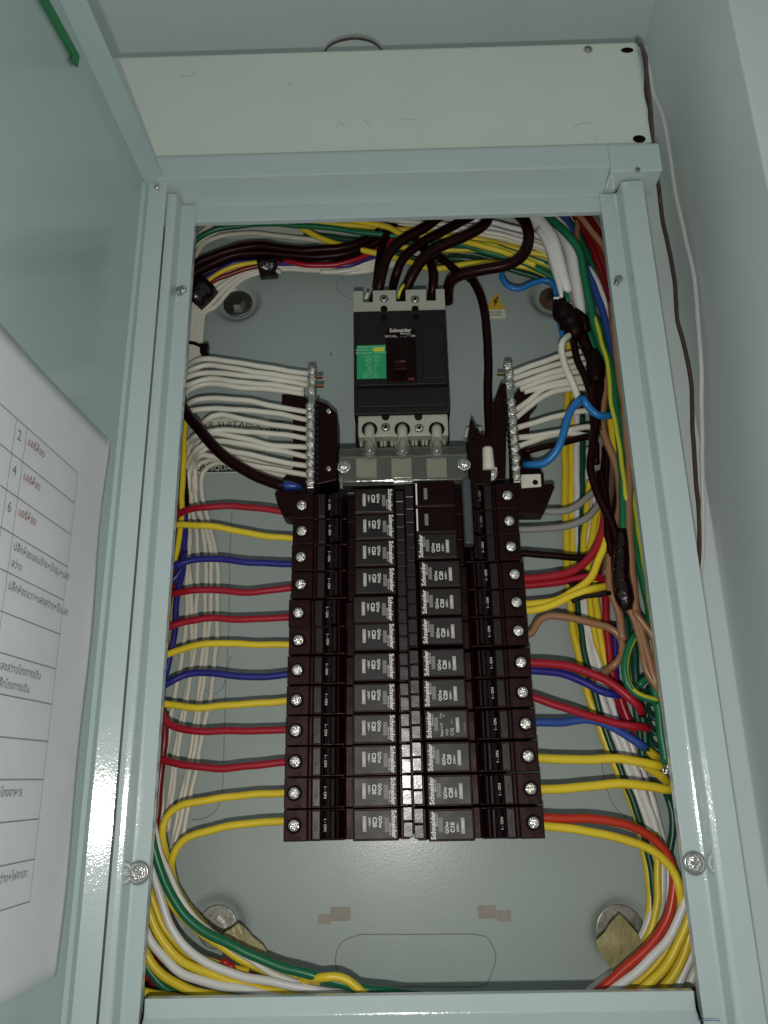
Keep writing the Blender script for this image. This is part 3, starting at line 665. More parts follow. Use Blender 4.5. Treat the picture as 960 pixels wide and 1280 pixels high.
# clear cover over the busbars
cc = empty('clear_busbar_cover', (0, 0, 0), 'clear plastic cover with three domes below the main breaker', 'clear cover')
def zc_(v, d): return P(500, v, d).z
s = MB()
xa, xb = P(424, 585, 22).x, P(584, 585, 22).x
za, zb_, zc2 = zc_(558, 24), zc_(569, 18), zc_(601, 18)
s.prism([(0.040, za + 0.002), (0.024, za), (0.018, zb_), (0.018, zc2), (0.0196, zc2), (0.0196, zb_ - 0.0006), (0.0254, za - 0.0014), (0.040, za)], xa, xb, 'x')
s.build('cover_shell', M['clear'], cc, bevel=0.0006)
for u in (462, 503, 546):
    a = P(u, 556, 20)
    mbd = MB(); nth, nph = 18, 9
    vs = []; fs = []
    for i in range(nph + 1):
        ph = math.pi * i / nph
        for j in range(nth + 1):
            th = -math.pi/2 + math.pi * j / nth
            vs.append((0.0050*math.sin(ph)*math.sin(th), -0.0060*math.sin(ph)*math.cos(th), 0.0080*math.cos(ph)))
    for i in range(nph):
        for j in range(nth): q = i*(nth+1) + j; fs.append((q, q+1, q+nth+2, q+nth+1))
    mbd.add(vs, fs); o = mbd.build('cover_dome', M['clear'], cc, smooth=True, loc=(a.x, 0.0235, a.z - 0.001))
    so = o.modifiers.new('thick', 'SOLIDIFY'); so.thickness = 0.0012
for u in (458, 502, 546):
    rect('busbar_end', u - 13, 573, u + 13, 597, 27, 34, M['beige'], cc)
rect('cover_backing', 428, 562, 580, 604, 36, 50, M['frost'], cc)
rect('cover_latch', 491, 596, 516, 602, 15.5, 20, M['clear'], cc)
for (u, v) in ((430, 584), (580, 581)):
    s = MB(); s.disc((0,0), 0.0042, -0.001, 0.001, 28, r2=0.0046); o = s.build('cover_screw', M['screw'], cc, loc=P(u, v, 16.5), bevel=0.0004)
    put('screw_head', screw_mesh(0.0034, h=0.5, cross=0.4), o, (0, -0.001, 0), 0.2)
# fins and stud beside it
fin = poly_px('barrier_wing', [(585,560),(588,524),(590,524),(598,540),(606,545),(614,545),(614,606),(585,606)], 26, 58, M['black'], base)
poly_px('barrier_wing', [(596,535),(598,535),(600,548),(596,548)], 25, 34, M['black'], base)
poly_px('white_spacer', [(583,534),(602,533),(602,546),(580,546)], 60, 70, M['nylon'], base)
stud = empty('capped_stud', (0, 0, 0), 'white nylon cap over a bright ring nut beside the clear cover', 'stud cap')
a = P(610, 560, 22); b = P(610, 585, 22)
tube([Vector((a.x, 0.025, a.z + 0.001)), Vector((a.x, 0.025, a.z)), Vector((a.x, 0.025, b.z))], [0.0028, 0.0034, 0.0040], 18).build('nylon_cap', M['nylon'], stud, smooth=True)
s = MB(); s.disc((0,0), 0.0052, -0.001, 0.004, 28); s.build('ring_nut', M['screw'], stud, loc=(a.x + 0.0005, 0.028, b.z - 0.0022), bevel=0.0008)
rect('square_washer', 599, 584, 622, 594, 31, 34, M['nylon'], stud)

# ================================================================== WIRES
# --- left breaker wires
GL = 'coloured wires running from the left breakers to the left side'
tl = [
 ('red', [(366,641),(330,636),(285,633),(245,635),(224,643,48),(212,660,52)]),
 ('yellow', [(364,673),(320,668),(270,659),(240,656),(220,656),(205,660,50)]),
 ('blue', [(363,705),(320,704),(270,698),(240,701),(216,709),(200,722,50)]),
 ('red', [(362,735),(335,738),(300,741),(262,737),(225,740),(202,748,50)]),
 ('red', [(361,772),(310,774),(265,773),(235,777),(208,785),(195,796,50)]),
 ('yellow', [(360,806),(310,805),(262,805),(228,811),(203,821),(190,835,50)]),
 ('blue', [(359,843),(320,847),(275,842),(240,842),(206,856),(190,868,50)]),
 ('yellow', [(358,876),(300,881),(245,884),(212,881),(200,880),(188,885,50)]),
 ('red', [(357,912),(290,914),(240,913),(213,906),(204,897),(198,880,50)]),
 ('red', [(356,953),(310,957),(270,961),(230,956),(205,950),(190,946,50)]),
 ('yellow', [(355,991),(300,995),(255,1000),(225,1008),(208,1022),(203,1045),(208,1075,50),(220,1110,55),(240,1140,60),(262,1165,62),(300,1200,60)]),
 ('yellow', [(355,1026),(300,1031),(255,1039),(228,1052),(216,1073),(216,1100,50),(228,1130,55),(250,1160,58),(280,1185,60),(330,1215,60)])]
for i, (c, p) in enumerate(tl):
    p = [(p[0][0] + 14, p[0][1] + 0.5)] + p
    W('%s wire entering the left-column breaker %s' % (c, 'at the top' if i == 0 else 'at the bottom' if i == 11 else 'that is ' + ORD[i]), c, 2.25, 42, p, GL)
# verticals along the left edge
VL = 'coloured wires hugging the left edge of the opening'
W('yellow vertical wire between the top two left yellow and blue branches', 'yellow', 2.0, 56, [(232,520),(229,580),(227,640),(224,670),(219,700),(208,715),(203,728)], VL)
W('dark blue wire dropping steeply behind the left red branches', 'blue', 2.1, 58, [(231,640),(231,680),(227,720),(222,740),(218,790),(212,820),(205,855),(196,880)], VL)
W('second dark blue wire slanting across below the upper blue branch', 'blue', 2.0, 52, [(231,690),(225,715),(210,732),(200,745)], VL)
W('dark red wire slanting down beside the upper left frame edge', 'darkred', 2.4, 60, [(229,590),(224,650),(219,690),(215,730),(208,770),(202,800)], VL)
W('dark red wire dropping down the frame edge to the lower left corner', 'darkred', 2.2, 46, [(206,894,44),(205,930,44),(202,960),(199,990),(195,1025),(190,1060),(184,1100),(178,1180)], VL)
W('yellow wire dropping beside the middle of the left frame edge', 'yellow', 2.0, 62, [(216,740),(211,780),(208,815),(203,840),(196,870)], VL)
W('black cable bundle behind the upper left frame edge', 'blackw', 4.5, 66, [(226,560),(228,620),(224,660),(218,700)], VL)
W('thin orange-red wire along the upper left frame edge', 'orange', 1.4, 60, [(231,470),(228,520),(226,560),(224,600)], VL)
# white vertical wires on the left
GV = 'white wires hanging down the left of the back pan'
vw = [
 [(240,545,66),(232,565,68),(228,595,70),(232,625,74),(237,660,77),(234,720,78),(232,790,78),(222,850,78),(212,910,78),(205,960,78),(202,1010,76),(200,1050,74)],
 [(250,548,66),(240,570,68),(237,600,72),(241,640,76),(247,680,78),(246,740,79),(244,800,79),(236,860,79),(226,920,79),(217,980,78),(210,1040,76)],
 [(386,589,56),(345,583,56),(300,573,58),(262,575,66),(247,582,68),(242,600,70),(246,630,74),(258,665,76),(264,700,78),(263,760,79),(259,810,79),(252,870,79),(244,930,79),(232,990,78),(218,1060,76)],
 [(386,601,52),(345,593,52),(310,586,56),(285,580,62),(268,580,66),(255,590,70),(252,610,72),(257,640,75),(268,680,77),(272,720,78),(271,790,79),(266,850,79),(255,910,79),(243,970,78),(228,1050,76)],
 [(240,610,74),(252,650,76),(257,700,80),(256,780,80),(250,850,80),(240,930,80),(226,1000,79),(214,1060,78)],
 [(230,640,74),(236,700,79),(240,780,80),(238,840,80),(226,900,80),(216,960,79),(208,1030,77)]]
for i, p in enumerate(vw):
    W('%s of the long white wires hanging at the left of the pan' % ['fourth-placed', 'middle', 'second rightmost', 'rightmost', 'hindmost', 'leftmost'][i], 'white', 1.7, 70, p, GV)
# --- left neutral fan
GN = 'white wires fanned into the left neutral bar'
nw = [
 [(386,467),(350,462),(310,455),(275,450),(250,450),(232,458,55),(215,470,60)],
 [(386,475),(340,468),(300,462),(262,457),(240,462),(222,470,60)],
 [(386,482),(340,473),(300,470),(262,465),(236,471),(218,480,60)],
 [(380,487),(340,481),(300,477),(262,474),(236,481),(216,492,60)],
 [(380,493),(345,488),(300,484),(262,480),(240,486),(218,500,60)],
 [(385,515),(340,507),(300,500),(262,498),(240,502),(225,515,60)],
 [(385,525),(340,516),(300,512),(262,511),(240,513),(222,520,60)],
 [(385,537),(340,531),(305,524),(275,519),(258,525),(248,538,62),(240,560,68)],
 [(385,548),(345,542),(310,540),(280,538),(255,542),(240,553,62),(232,575,68)],
 [(385,559),(340,556),(300,548),(265,541),(245,545),(232,560,62),(228,590,68)],
 [(385,571),(345,563),(305,555),(270,552),(248,560),(234,580,64),(230,610,70)],
 [(385,583),(345,576),(300,566),(265,558),(250,566),(238,585,64),(236,615,70)],
 [(385,594),(345,587),(300,580),(265,570),(250,570),(243,585,66),(245,615,72)]]
for i, p in enumerate(nw):
    W('%s of the thirteen white wires fanned into the left neutral bar' % (['topmost', 'second from the top', 'third from the top', 'fourth from the top', 'fifth from the top', 'sixth from the top', 'middle one', 'sixth from the bottom', 'fifth from the bottom', 'fourth from the bottom', 'third from the bottom', 'second from the bottom', 'bottommost'][i]), 'white', 1.95, 46, p, GN, wob=0.25)
W('thick black cable slanting across the white wires to the left neutral bar', 'blackw', 3.9, 40, [(215,480,50),(228,508,44),(245,532,38),(275,566,36),(310,590,36),(340,603,36),(357,608,36)], None, 'black_cable', 'cable')
W('blue crimp sleeve at the end of the black slanting cable', 'blueferr', [3.0, 3.2, 1.6], 35, [(354,607),(362,607),(377,609)], None, 'crimp_sleeve', 'crimp')
# whites rising on the left and curving along the top
GT = 'white wires curving from the left side up along the top'
for i in range(5):
    o_ = i * 5.2
    W('%s of the five white wires curving under the black bundle at top left' % ['outermost', 'second', 'middle', 'fourth', 'innermost'][i], 'white', 1.9, 60 + i, [(232 + i*3.6, 470), (236 + i*4, 420), (238 + i*4.2, 392), (249 + i*4.4, 366 + o_*0.9), (275 + i*3.2, 345 + o_*0.85), (310, 330 + o_*0.75), (350, 324 + o_*0.62), (400, 328 + o_*0.5), (450, 330 + o_*0.5), (500, 318 + o_*0.5), (560, 296 + o_*0.6), (600, 285 + o_*0.6)], GT)
W('black tape band round the white bundle beside the top left screw', 'tape', [12.5, 12.8, 12.6], 62, [(238,378),(248,368),(258,357)], None, 'tape_band', 'tape')
W('black tape band round the white bundle right of the top left washer', 'tape', [10.0, 10.4, 10.2], 60, [(323,334),(335,332),(347,332)], None, 'tape_band', 'tape')
s_ = W('black cable tie with a square head on the white wires at upper left', 'blackw', 1.2, 50, [(232,428),(242,429),(252,433),(258,434)], None, 'cable_tie', 'cable tie')
hd = rect('tie_head', 250, 429, 259, 440, 47, 53, M['black'], None); hd.parent = s_
W('bright metal clip end beside the tape band at top left', 'nylon', 1.6, 50, [(346,338),(351,341)], None, 'wire_clip', 'clip')
# dark bundle top left
GB = 'dark cables sweeping from the left side to the top centre'
dk = [('blackw', 3.3, 48, [(224,345),(250,328),(290,312),(330,308),(380,313),(430,309),(465,296),(500,268,40)], 'upper thick black cable sweeping across the top left'),
      ('blackw', 3.3, 52, [(224,357),(250,337),(290,320),(335,316),(385,321),(430,317),(470,303),(512,270,44)], 'lower thick black cable sweeping across the top left'),
      ('blackw', 3.0, 56, [(222,352),(252,330),(300,316),(350,322),(400,326),(450,315),(500,290),(530,268)], 'hindmost thick black cable sweeping across the top left'),
      ('darkred', 2.2, 50, [(228,338),(262,320),(300,307),(325,304),(352,309),(380,318,54),(420,322,60),(460,312,62)], 'dark red wire lying on the black bundle at top left'),
      ('red', 2.0, 55, [(340,322,60),(370,329),(400,332),(430,329),(460,318),(490,300),(520,285)], 'bright red wire below the black bundle at top centre left'),
      ('blue', 1.8, 58, [(238,362),(262,345),(300,328),(370,330),(430,332),(455,326),(490,310),(520,300)], 'dark blue wire under the black bundle at top left'),
      ('yellow', 1.9, 56, [(230,378),(244,366),(262,350),(280,338),(302,331),(340,326)], 'short yellow wire curving below the dark bundle at top left'),
      ('darkred', 1.9, 57, [(240,372),(265,352),(295,340),(325,332),(350,328)], 'dark red wire next to the short yellow wire at top left'),
      ('blackw', 3.0, 60, [(228,366),(250,345),(290,330),(330,325)], 'short black cable under the dark bundle at top left')]
for c, r_, d, p, l in dk: W(l, c, r_, d, p, GB)
# top band
GA = 'wires running across the top of the opening'
tb = [('green', 2.1, 44, [(230,325),(243,303),(262,290),(290,283),(340,280),(400,284),(450,290),(500,296),(560,303),(620,318),(670,335),(700,352)], 'green wire arching from the top left corner across the top'),
        ('white', 1.9, 66, [(236,345),(246,318),(262,300),(300,292),(360,296),(420,304),(470,306),(520,302)], 'white wire running behind the dark bundle at top left'),
      ('yellow', 1.9, 50, [(400,240),(440,262),(480,277),(540,287),(600,297),(650,310),(700,330)], 'yellow wire between the high white wires at top right'),
      ('darkgreen', 1.9, 60, [(380,292),(440,300),(500,306),(560,314),(620,324),(690,346)], 'dark green wire deep in the middle of the top band'),
      ('yellow', 2.1, 46, [(262,236),(285,262),(330,272),(380,276),(430,281),(480,285),(540,291),(600,300),(650,313),(690,322),(705,330)], 'yellow wire running just under the top trim'),
      ('yellow', 2.3, 52, [(320,236),(355,272),(400,297),(440,310),(480,318),(520,331),(545,336),(580,331),(620,328),(650,332),(680,342),(700,352)], 'yellow wire sagging below the thick black cables at top centre'),
      ('yellow', 2.2, 40, [(360,236),(390,266),(430,274),(480,283),(510,294),(560,296),(600,307),(640,319),(670,332)], 'upper right yellow wire crossing behind the thick black cables'),
      ('white', 1.9, 50, [(232,330),(244,300),(262,282),(285,272),(310,266)], 'white wire arching beside the green wire in the top left corner'),
      ('grey', 2.2, 54, [(230,320),(244,292),(258,278),(275,268)], 'grey wire arching in the very top left corner'),
      ('white', 1.7, 64, [(233,350),(238,320),(252,300),(275,288)], 'thin white wire behind the green arch at top left'),
      ('white', 2.0, 40, [(400,270),(450,274),(500,276),(560,282),(610,290),(660,303),(700,318)], 'highest long white wire under the top trim'),
      ('white', 2.0, 44, [(440,268),(500,279),(560,287),(620,296),(665,308),(700,322)], 'second highest long white wire under the top trim'),
      ('white', 2.0, 50, [(470,296),(520,292),(580,297),(620,304),(660,316),(700,334)], 'third highest long white wire under the top trim'),
      ('cleanwhite', 2.0, 42, [(540,272),(600,276),(650,287),(690,303),(705,315)], 'short white wire high behind the loop of the right black cable'),
      ('cleanwhite', 2.0, 46, [(540,281),(600,284),(650,295),(690,311),(706,322)], 'short clean white wire lower behind the loop of the right black cable'),
      ('green', 2.1, 48, [(500,299),(540,305),(590,309),(640,319),(690,338),(706,350)], 'green wire beside the yellow wires at top right'),
      ('darkgreen', 2.2, 58, [(470,310),(530,325),(580,324),(630,335),(680,350),(705,362)], 'dark green wire lowest in the top band'),
      ('yellow', 2.1, 54, [(500,309),(560,312),(610,314),(650,326),(690,345),(706,360)], 'yellow wire sandwiched between green wires at top right'),
      ('midblue', 1.9, 60, [(560,330),(600,333),(640,327),(650,318)], 'mid blue wire low in the top band'),
      ('yellow', 2.2, 58, [(395,330,66),(420,318),(450,305),(490,292),(520,285)], 'yellow wire slanting up behind the left black bundle'),
      ('white', 1.9, 62, [(400,340),(440,338),(480,326),(520,316),(560,313)], 'lowest white wire joining the top band'),
      ('white', 1.9, 56, [(490,284),(540,298),(600,303),(650,309),(700,328)], 'white wire half hidden between the yellow wires at top'),
      ('cleanwhite', 2.1, 62, [(560,276),(620,281),(670,292),(708,312)], 'hindmost clean white wire at top right')]
for c, r_, d, p, l in tb: W(l, c, r_, d, p, GA)
# the heavy supply cables into the main breaker
GC = 'thick black supply cables into the main breaker'
W('leftmost thick black cable dropping into the first pole of the main breaker', 'blackw', 3.7, 30, [(560,262,25),(530,285,24),(500,302,24),(484,322,26),(477,345,28),(473,362,32),(468,372,38),(466,380,44)], GC, 'supply_cable', 'cable')
W('thick black cable dropping into the middle pole beside a yellow-green strand', 'blackw', 3.9, 26, [(612,262,20),(606,280,18),(580,296,18),(546,310,20),(528,325,22),(515,345,26),(508,362,32),(503,374,38),(501,382,44)], GC, 'supply_cable', 'cable')
W('thick black cable dropping into the right pole of the main breaker', 'blackw', 3.5, 32, [(520,300,40),(535,318,36),(541,340,32),(541,360,34),(539,374,40),(539,382,44)], GC, 'supply_cable', 'cable')
W('thickest black cable looping out to the right above the main breaker', 'blackw', 4.1, 24, [(640,262,22),(655,275,18),(661,297,16),(654,318,16),(634,331,18),(600,338,22),(578,343,26),(563,352,32),(560,366,42),(560,378,50)], GC, 'supply_cable', 'cable')
W('second thick black cable entering between the left and middle poles', 'blackw', 3.4, 34, [(590,270,34),(552,290,32),(525,305,32),(503,325,32),(495,345,36),(490,365,50),(488,378,60)], GC, 'supply_cable', 'cable')
W('black cable rising behind the other supply cables over the middle pole', 'blackw', 3.2, 40, [(500,268,44),(480,300,44),(474,330,44),(470,360,48)], GC, 'supply_cable', 'cable')
W('black cable hanging in a long curve right of the main breaker', 'blackw', 3.1, 44, [(545,318,50),(570,338,50),(590,350,48),(602,375,44),(608,410,42),(610,450,42),(610,500,42),(612,560,42)], GC, 'supply_cable', 'cable')
W('short yellow-green strand beside the middle pole of the main breaker', 'lemon', 1.1, 26, [(505,356,24),(500,364,24),(498,373,28)], None, 'wire_strand', 'wire')
W('bare white strand beside the left pole of the main breaker', 'white', 1.0, 27, [(460,366),(457,374)], None, 'wire_strand', 'wire')

# --- right: sheath, joints, bundle
GR = 'wires in the crowded bundle on the right'
rw = [
 ('skyblue', 1.9, 46, [(655,288,52),(642,315,52),(629,333,50),(628,347),(636,358),(650,361),(668,353),(684,350),(694,360),(698,378)], 'sky blue wire making an S curve above the rusty washer'),
 ('green', 2.7, 28, [(672,262,34),(690,275,30),(708,291),(724,315),(732,350),(738,385),(750,425),(764,465),(770,510),(776,560),(779,610),(780,660),(779,695,34)], 'thick green wire arching down the right bundle'),
 ('brown', 2.0, 26, [(655,272,40),(675,264,34),(700,261,30),(722,268),(740,288),(756,312),(762,330)], 'tan brown wire arching out under the top trim at right'),
 ('brown', 1.9, 36, [(722,270),(722,300),(724,330),(729,362),(738,390),(752,430)], 'brown wire dropping between green wires at upper right'),
 ('midblue', 2.4, 40, [(700,262),(708,275),(716,292),(730,330),(745,365),(757,405),(765,445),(770,500)], 'mid blue wire down the middle of the right bundle'),
 ('green', 2.2, 44, [(705,270),(725,300),(742,335),(752,360),(765,400)], 'green wire beside the shiny dark red wires at right'),
 ('darkred', 3.0, 36, [(716,262),(730,285),(742,312),(752,338),(762,368),(768,395)], 'first shiny dark red wire in the upper right corner'),
 ('darkred', 3.0, 32, [(722,262),(736,285),(748,310),(758,338),(765,362),(770,385)], 'second shiny dark red wire in the upper right corner'),
 ('darkred', 2.8, 40, [(728,262),(745,288),(758,318),(766,345)], 'third shiny dark red wire in the upper right corner'),
 ('pink', 1.7, 44, [(730,262),(745,280),(758,300),(768,318)], 'pinkish wire in the upper right corner'),
 ('grey', 2.4, 50, [(740,262),(752,275),(764,292)], 'upper grey wire in the far top right corner'),
 ('grey', 2.2, 46, [(732,264),(748,280),(762,302)], 'lower grey wire in the far top right corner'),
 ('cleanwhite', 2.0, 40, [(736,335),(746,352),(757,378),(764,402),(770,425)], 'white wire emerging below the dark red wires at right'),
 ('yellow', 1.9, 42, [(745,350),(756,370),(764,395),(768,430),(774,480)], 'yellow wire beside the white one below the dark red wires'),
 ('yellow', 2.2, 50, [(733,380),(739,420),(748,445),(754,462)], 'short yellow wire behind the brown wire at upper right'),
 ('brown', 2.3, 34, [(738,390),(745,415),(756,440),(758,480),(753,520),(756,548),(768,575),(774,600),(774,635),(764,690),(761,720),(766,745),(775,770),(778,800)], 'brown wire weaving down left of the taped joint'),
 ('brown', 2.3, 26, [(764,378,36),(768,420),(774,465),(780,510),(785,560),(787,610),(786,660),(790,710),(794,760),(805,800),(815,840),(824,862)], 'long tan brown wire running down the right frame edge'),
 ('green', 2.4, 36, [(728,368),(733,400),(740,430),(752,455),(756,470)], 'teal green wire curving above the black tube at right'),
 ('lemon', 1.3, 24.6, [(737,382,36),(743,396,27),(752,425),(760,460),(764,500),(771,540),(778,580),(782,620),(787,650,32),(789,690,38)], 'lemon yellow stripe wire over the thick green wire'),
 ('darkgreen', 2.2, 46, [(759,480),(761,530),(768,580),(776,640),(775,700)], 'dark green wire behind the brown wires at mid right'),
 ('yellow', 2.2, 40, [(762,520),(768,555),(778,600),(784,650)], 'yellow wire beside the tan wires at mid right'),
 ('green', 2.4, 34, [(786,600),(792,650),(798,700),(808,745),(813,780),(812,830)], 'green wire along the right frame at middle height'),
 ('lemon', 1.8, 30, [(790,615),(797,650),(805,700),(812,745),(818,790)], 'lemon wire along the right frame at middle height'),
 ('skyblue', 2.3, 24, [(655,581,40),(680,579,34),(697,561,28),(706,535),(716,510),(727,497)], 'sky blue wire rising from the right neutral bar to a peak'),
 ('skyblue', 2.3, 26, [(727,497,24),(737,510),(748,519),(766,519,32),(775,516,40)], 'short sky blue wire dipping right from the blue peak'),
 ('skyblue', 2.0, 50, [(700,400),(702,415),(708,425),(716,420)], 'short blue wire under the upper black joint'),
 ('white', 2.1, 28, [(713,418,34),(704,427),(702,440),(708,463),(717,482),(725,500)], 'white wire dropping from the upper black joint to the blue peak'),
 ('blackw', 2.2, 32, [(716,425),(722,450),(732,475),(740,500),(742,530),(740,560)], 'left black wire dropping from the upper joint'),
 ('blackw', 3.8, 36, [(722,405),(734,435),(743,460),(750,490),(750,540)], 'thick black cable dropping from the upper joint'),
 ('blackw', 2.4, 28, [(742,480),(744,530),(740,565),(739,590),(747,618),(758,640),(768,660),(772,680)], 'black wire bowing left beside the grey loop'),
 ('blackw', 3.6, 38, [(760,560),(757,600),(759,640),(762,680)], 'black cable behind the grey loop at mid right'),
 ('blackw', 2.1, 42, [(655,565),(690,556),(720,549),(738,546),(745,556),(746,580)], 'black wire leaving the right neutral bar below the white ones'),
 ('grey', 2.1, 42, [(655,635),(690,639),(712,637),(735,622),(750,605),(756,585),(756,560)], 'upper grey wire from the three-pole breaker'),
 ('grey', 2.1, 42, [(657,662),(695,660),(725,652),(742,640),(750,622),(745,590)], 'lower grey wire from the three-pole breaker'),
 ('blackw', 2.1, 42, [(659,692),(700,695),(730,697),(748,690),(760,672),(764,645)], 'black wire from the three-pole breaker'),
 ('red', 2.4, 38, [(661,723),(700,719),(725,708),(742,690),(752,668),(756,640)], 'upper red wire from the fourth right breaker'),
 ('red', 2.4, 42, [(661,731),(695,728),(720,724),(745,720),(765,728,50)], 'lower red wire from the fourth right breaker'),
 ('yellow', 2.2, 36, [(663,755),(695,750),(720,738),(738,722),(748,700),(758,675),(762,650,46)], 'upper yellow wire from the fifth right breaker'),
 ('yellow', 2.2, 33, [(663,763),(690,757),(715,745),(740,736),(764,731,44)], 'lower yellow wire from the fifth right breaker'),
 ('brown', 2.1, 36, [(664,792),(672,778),(685,769),(710,772),(740,779),(762,785),(775,797),(777,818),(768,832),(752,843,44),(740,850,54)], 'brown wire looping back from the sixth right breaker'),
 ('red', 2.4, 32, [(666,829),(700,831),(730,838),(755,849),(778,865),(797,882),(802,892,40)], 'red wire sagging from the seventh right breaker'),
 ('blue', 2.3, 38, [(666,838),(700,842),(730,852),(750,863),(768,868),(785,868,46)], 'dark blue wire sagging from the seventh right breaker'),
 ('red', 2.2, 36, [(668,872),(700,883),(730,893),(765,903),(800,908),(812,912,44)], 'red wire sagging from the eighth right breaker'),
 ('midblue', 2.3, 40, [(672,903),(700,903),(730,899),(760,907),(785,921),(808,934)], 'bright blue wire from the ninth right breaker'),
 ('yellow', 2.4, 34, [(675,948),(720,949),(770,949),(805,953),(823,957),(824,950,44),(808,938,52),(795,925,58)], 'yellow wire hooking back from the third lowest right breaker'),
 ('yellow', 2.4, 34, [(676,987),(720,984),(780,980),(815,983),(836,987),(832,975,44),(812,962,52),(796,948,58)], 'yellow wire hooking back from the second lowest right breaker'),
 ('orange', 2.3, 36, [(678,1022),(720,1023),(765,1027),(800,1037),(825,1056),(839,1082),(843,1112),(835,1145),(815,1178),(785,1208),(755,1232),(735,1248)], 'orange-red wire curving from the bottom right breaker to the sill'),
 ('yellow', 2.2, 34, [(678,1032),(715,1036),(760,1045),(800,1055),(825,1070),(843,1092),(850,1120),(850,1150,44),(845,1190,52)], 'yellow wire curving from the bottom right breaker to the frame'),
 ('brown', 2.0, 38, [(716,300,44),(720,330),(726,360),(736,390),(748,425),(757,455)], 'second brown wire between the white sheath and the thick green wire'),
 ('yellow', 1.8, 44, [(730,370),(738,395),(748,425),(756,450),(762,480)], 'yellow wire showing between brown and green wires at upper right'),
 ('yellow', 2.0, 46, [(750,342),(759,365),(768,395),(774,430),(778,470)], 'olive yellow wire emerging below the dark red wires'),
 ('blackw', 2.6, 34, [(750,590),(756,620),(760,650),(763,690),(766,720)], 'twisted black wire beside the grey wires at mid right'),
 ('darkbrown', 2.2, 36, [(765,570),(764,610),(758,650),(760,690),(756,720)], 'dark brown wire crossing the black ones at mid right'),
 ('yellow', 2.0, 68, [(737,600),(732,650),(729,700),(731,740)], 'short yellow wire left of the tape at mid right'),
 ('grey', 1.9, 48, [(752,545),(748,575),(750,605),(757,640)], 'grey wire looping between the black wires at mid right'),
 ('darkgreen', 2.0, 40, [(772,560),(778,610),(783,650),(786,690),(791,740)], 'dark green wire behind the tan wires at mid right'),
 # verticals at the back of the right side
 ('yellow', 2.3, 72, [(712,425),(711,480),(707,540),(706,600),(708,680),(713,760),(721,810),(733,860),(757,930),(771,960),(788,1000),(800,1035),(807,1070),(812,1110),(811,1150),(795,1190)], 'leftmost long yellow wire at the back of the right side'),
 ('yellow', 2.2, 74, [(717,480),(715,540),(714,600),(716,680),(720,760),(729,810,77),(740,860,79),(762,930,79),(780,975,79)], 'second long yellow wire at the back of the right side'),
 ('cleanwhite', 2.2, 71, [(721,500),(721,560),(721,620),(723,700),(725,760),(735,810),(748,860),(760,895),(772,930),(784,960),(799,1000),(812,1040),(818,1075),(819,1110),(814,1140),(803,1170),(780,1205),(735,1240)], 'leftmost long white wire on the right side'),
 ('cleanwhite', 2.2, 70, [(736,560),(736,620),(734,700),(732,760),(745,815),(758,860),(781,930),(793,960),(808,1000),(821,1040),(828,1080),(828,1115),(822,1150),(805,1185),(760,1230)], 'second long white wire on the right side'),
 ('cleanwhite', 2.1, 72, [(744,560),(744,640),(743,700),(743,780),(755,830),(768,860),(789,930),(803,965),(817,1005),(828,1050),(834,1090),(834,1130),(825,1165)], 'third long white wire on the right side'),
 ('darkgreen', 2.0, 70, [(728,520),(728,600),(725,680),(722,750),(730,810),(741,860),(763,930),(777,965),(793,1005),(806,1050),(815,1090),(817,1130),(811,1165),(795,1195)], 'dark green wire between the long white wires at right'),
 ('yellow', 2.1, 66, [(752,620),(742,660),(735,700),(736,740),(741,780),(751,815),(762,845)], 'yellow wire behind the red wires at mid right'),
 ('yellow', 2.2, 62, [(760,600),(752,650),(745,700),(745,750),(751,800),(759,830),(770,862)], 'thick yellow wire behind the tape at mid right'),
 ('yellow', 2.2, 60, [(765,600),(756,650),(750,690)], 'short yellow wire above the tape at mid right'),
 ('red', 2.3, 58, [(762,640),(758,690),(757,740),(759,790),(765,840),(775,880),(785,910)], 'dark pinkish red vertical wire behind the tape at mid right'),
 ('darkred', 2.2, 56, [(768,640),(757,690),(745,715)], 'dark red wire slanting behind the tape at mid right'),
 ('blue', 2.2, 60, [(768,780),(769,820),(771,860),(776,890),(782,910)], 'dark blue vertical wire behind the brown loop'),
 ('red', 2.2, 56, [(768,850),(778,880),(788,905),(805,925)], 'red wire slanting under the sagging red wires'),
 ('darkgreen', 2.2, 50, [(782,770),(786,820),(792,860),(797,900),(805,950)], 'dark green vertical wire below the shiny joint'),
 ('darkgreen', 2.2, 46, [(790,770),(793,820),(796,850),(803,900),(808,940)], 'second dark green vertical wire below the shiny joint'),
 ('green', 2.6, 32, [(792,770),(808,800),(814,840),(822,880),(828,920),(832,955)], 'green wire running along the coil'),
 ('brown', 1.9, 26, [(785,758),(795,780),(803,810),(808,840),(822,860),(827,862)], 'brown wire leaving the shiny joint'),
 ('brown', 1.9, 24, [(793,765),(808,785),(818,800),(822,830),(825,858)], 'second brown wire leaving the shiny joint'),
 ('pink', 1.6, 26, [(815,800),(821,830),(826,865),(832,900),(838,940),(843,985),(850,1030)], 'thin pale pink wire along the lower right frame edge'),
 ('yellow', 1.6, 24, [(812,740),(817,780),(822,820),(833,900),(843,960),(850,1010),(857,1070),(860,1130)], 'thin yellow wire along the lower right frame edge'),
 ('darkgreen', 1.9, 46, [(833,992),(840,1015),(841,1045),(837,1070)], 'dark green wire curving beside the lower right frame edge'),
 ('darkgreen', 1.8, 72, [(800,960),(812,1010),(822,1060),(832,1090),(838,1130)], 'thin dark green wire behind the lower yellow wires'),
 ('yellow', 2.0, 66, [(818,1040),(822,1080),(822,1120),(814,1160),(795,1195),(765,1228)], 'yellow wire behind the orange-red curve at bottom right'),
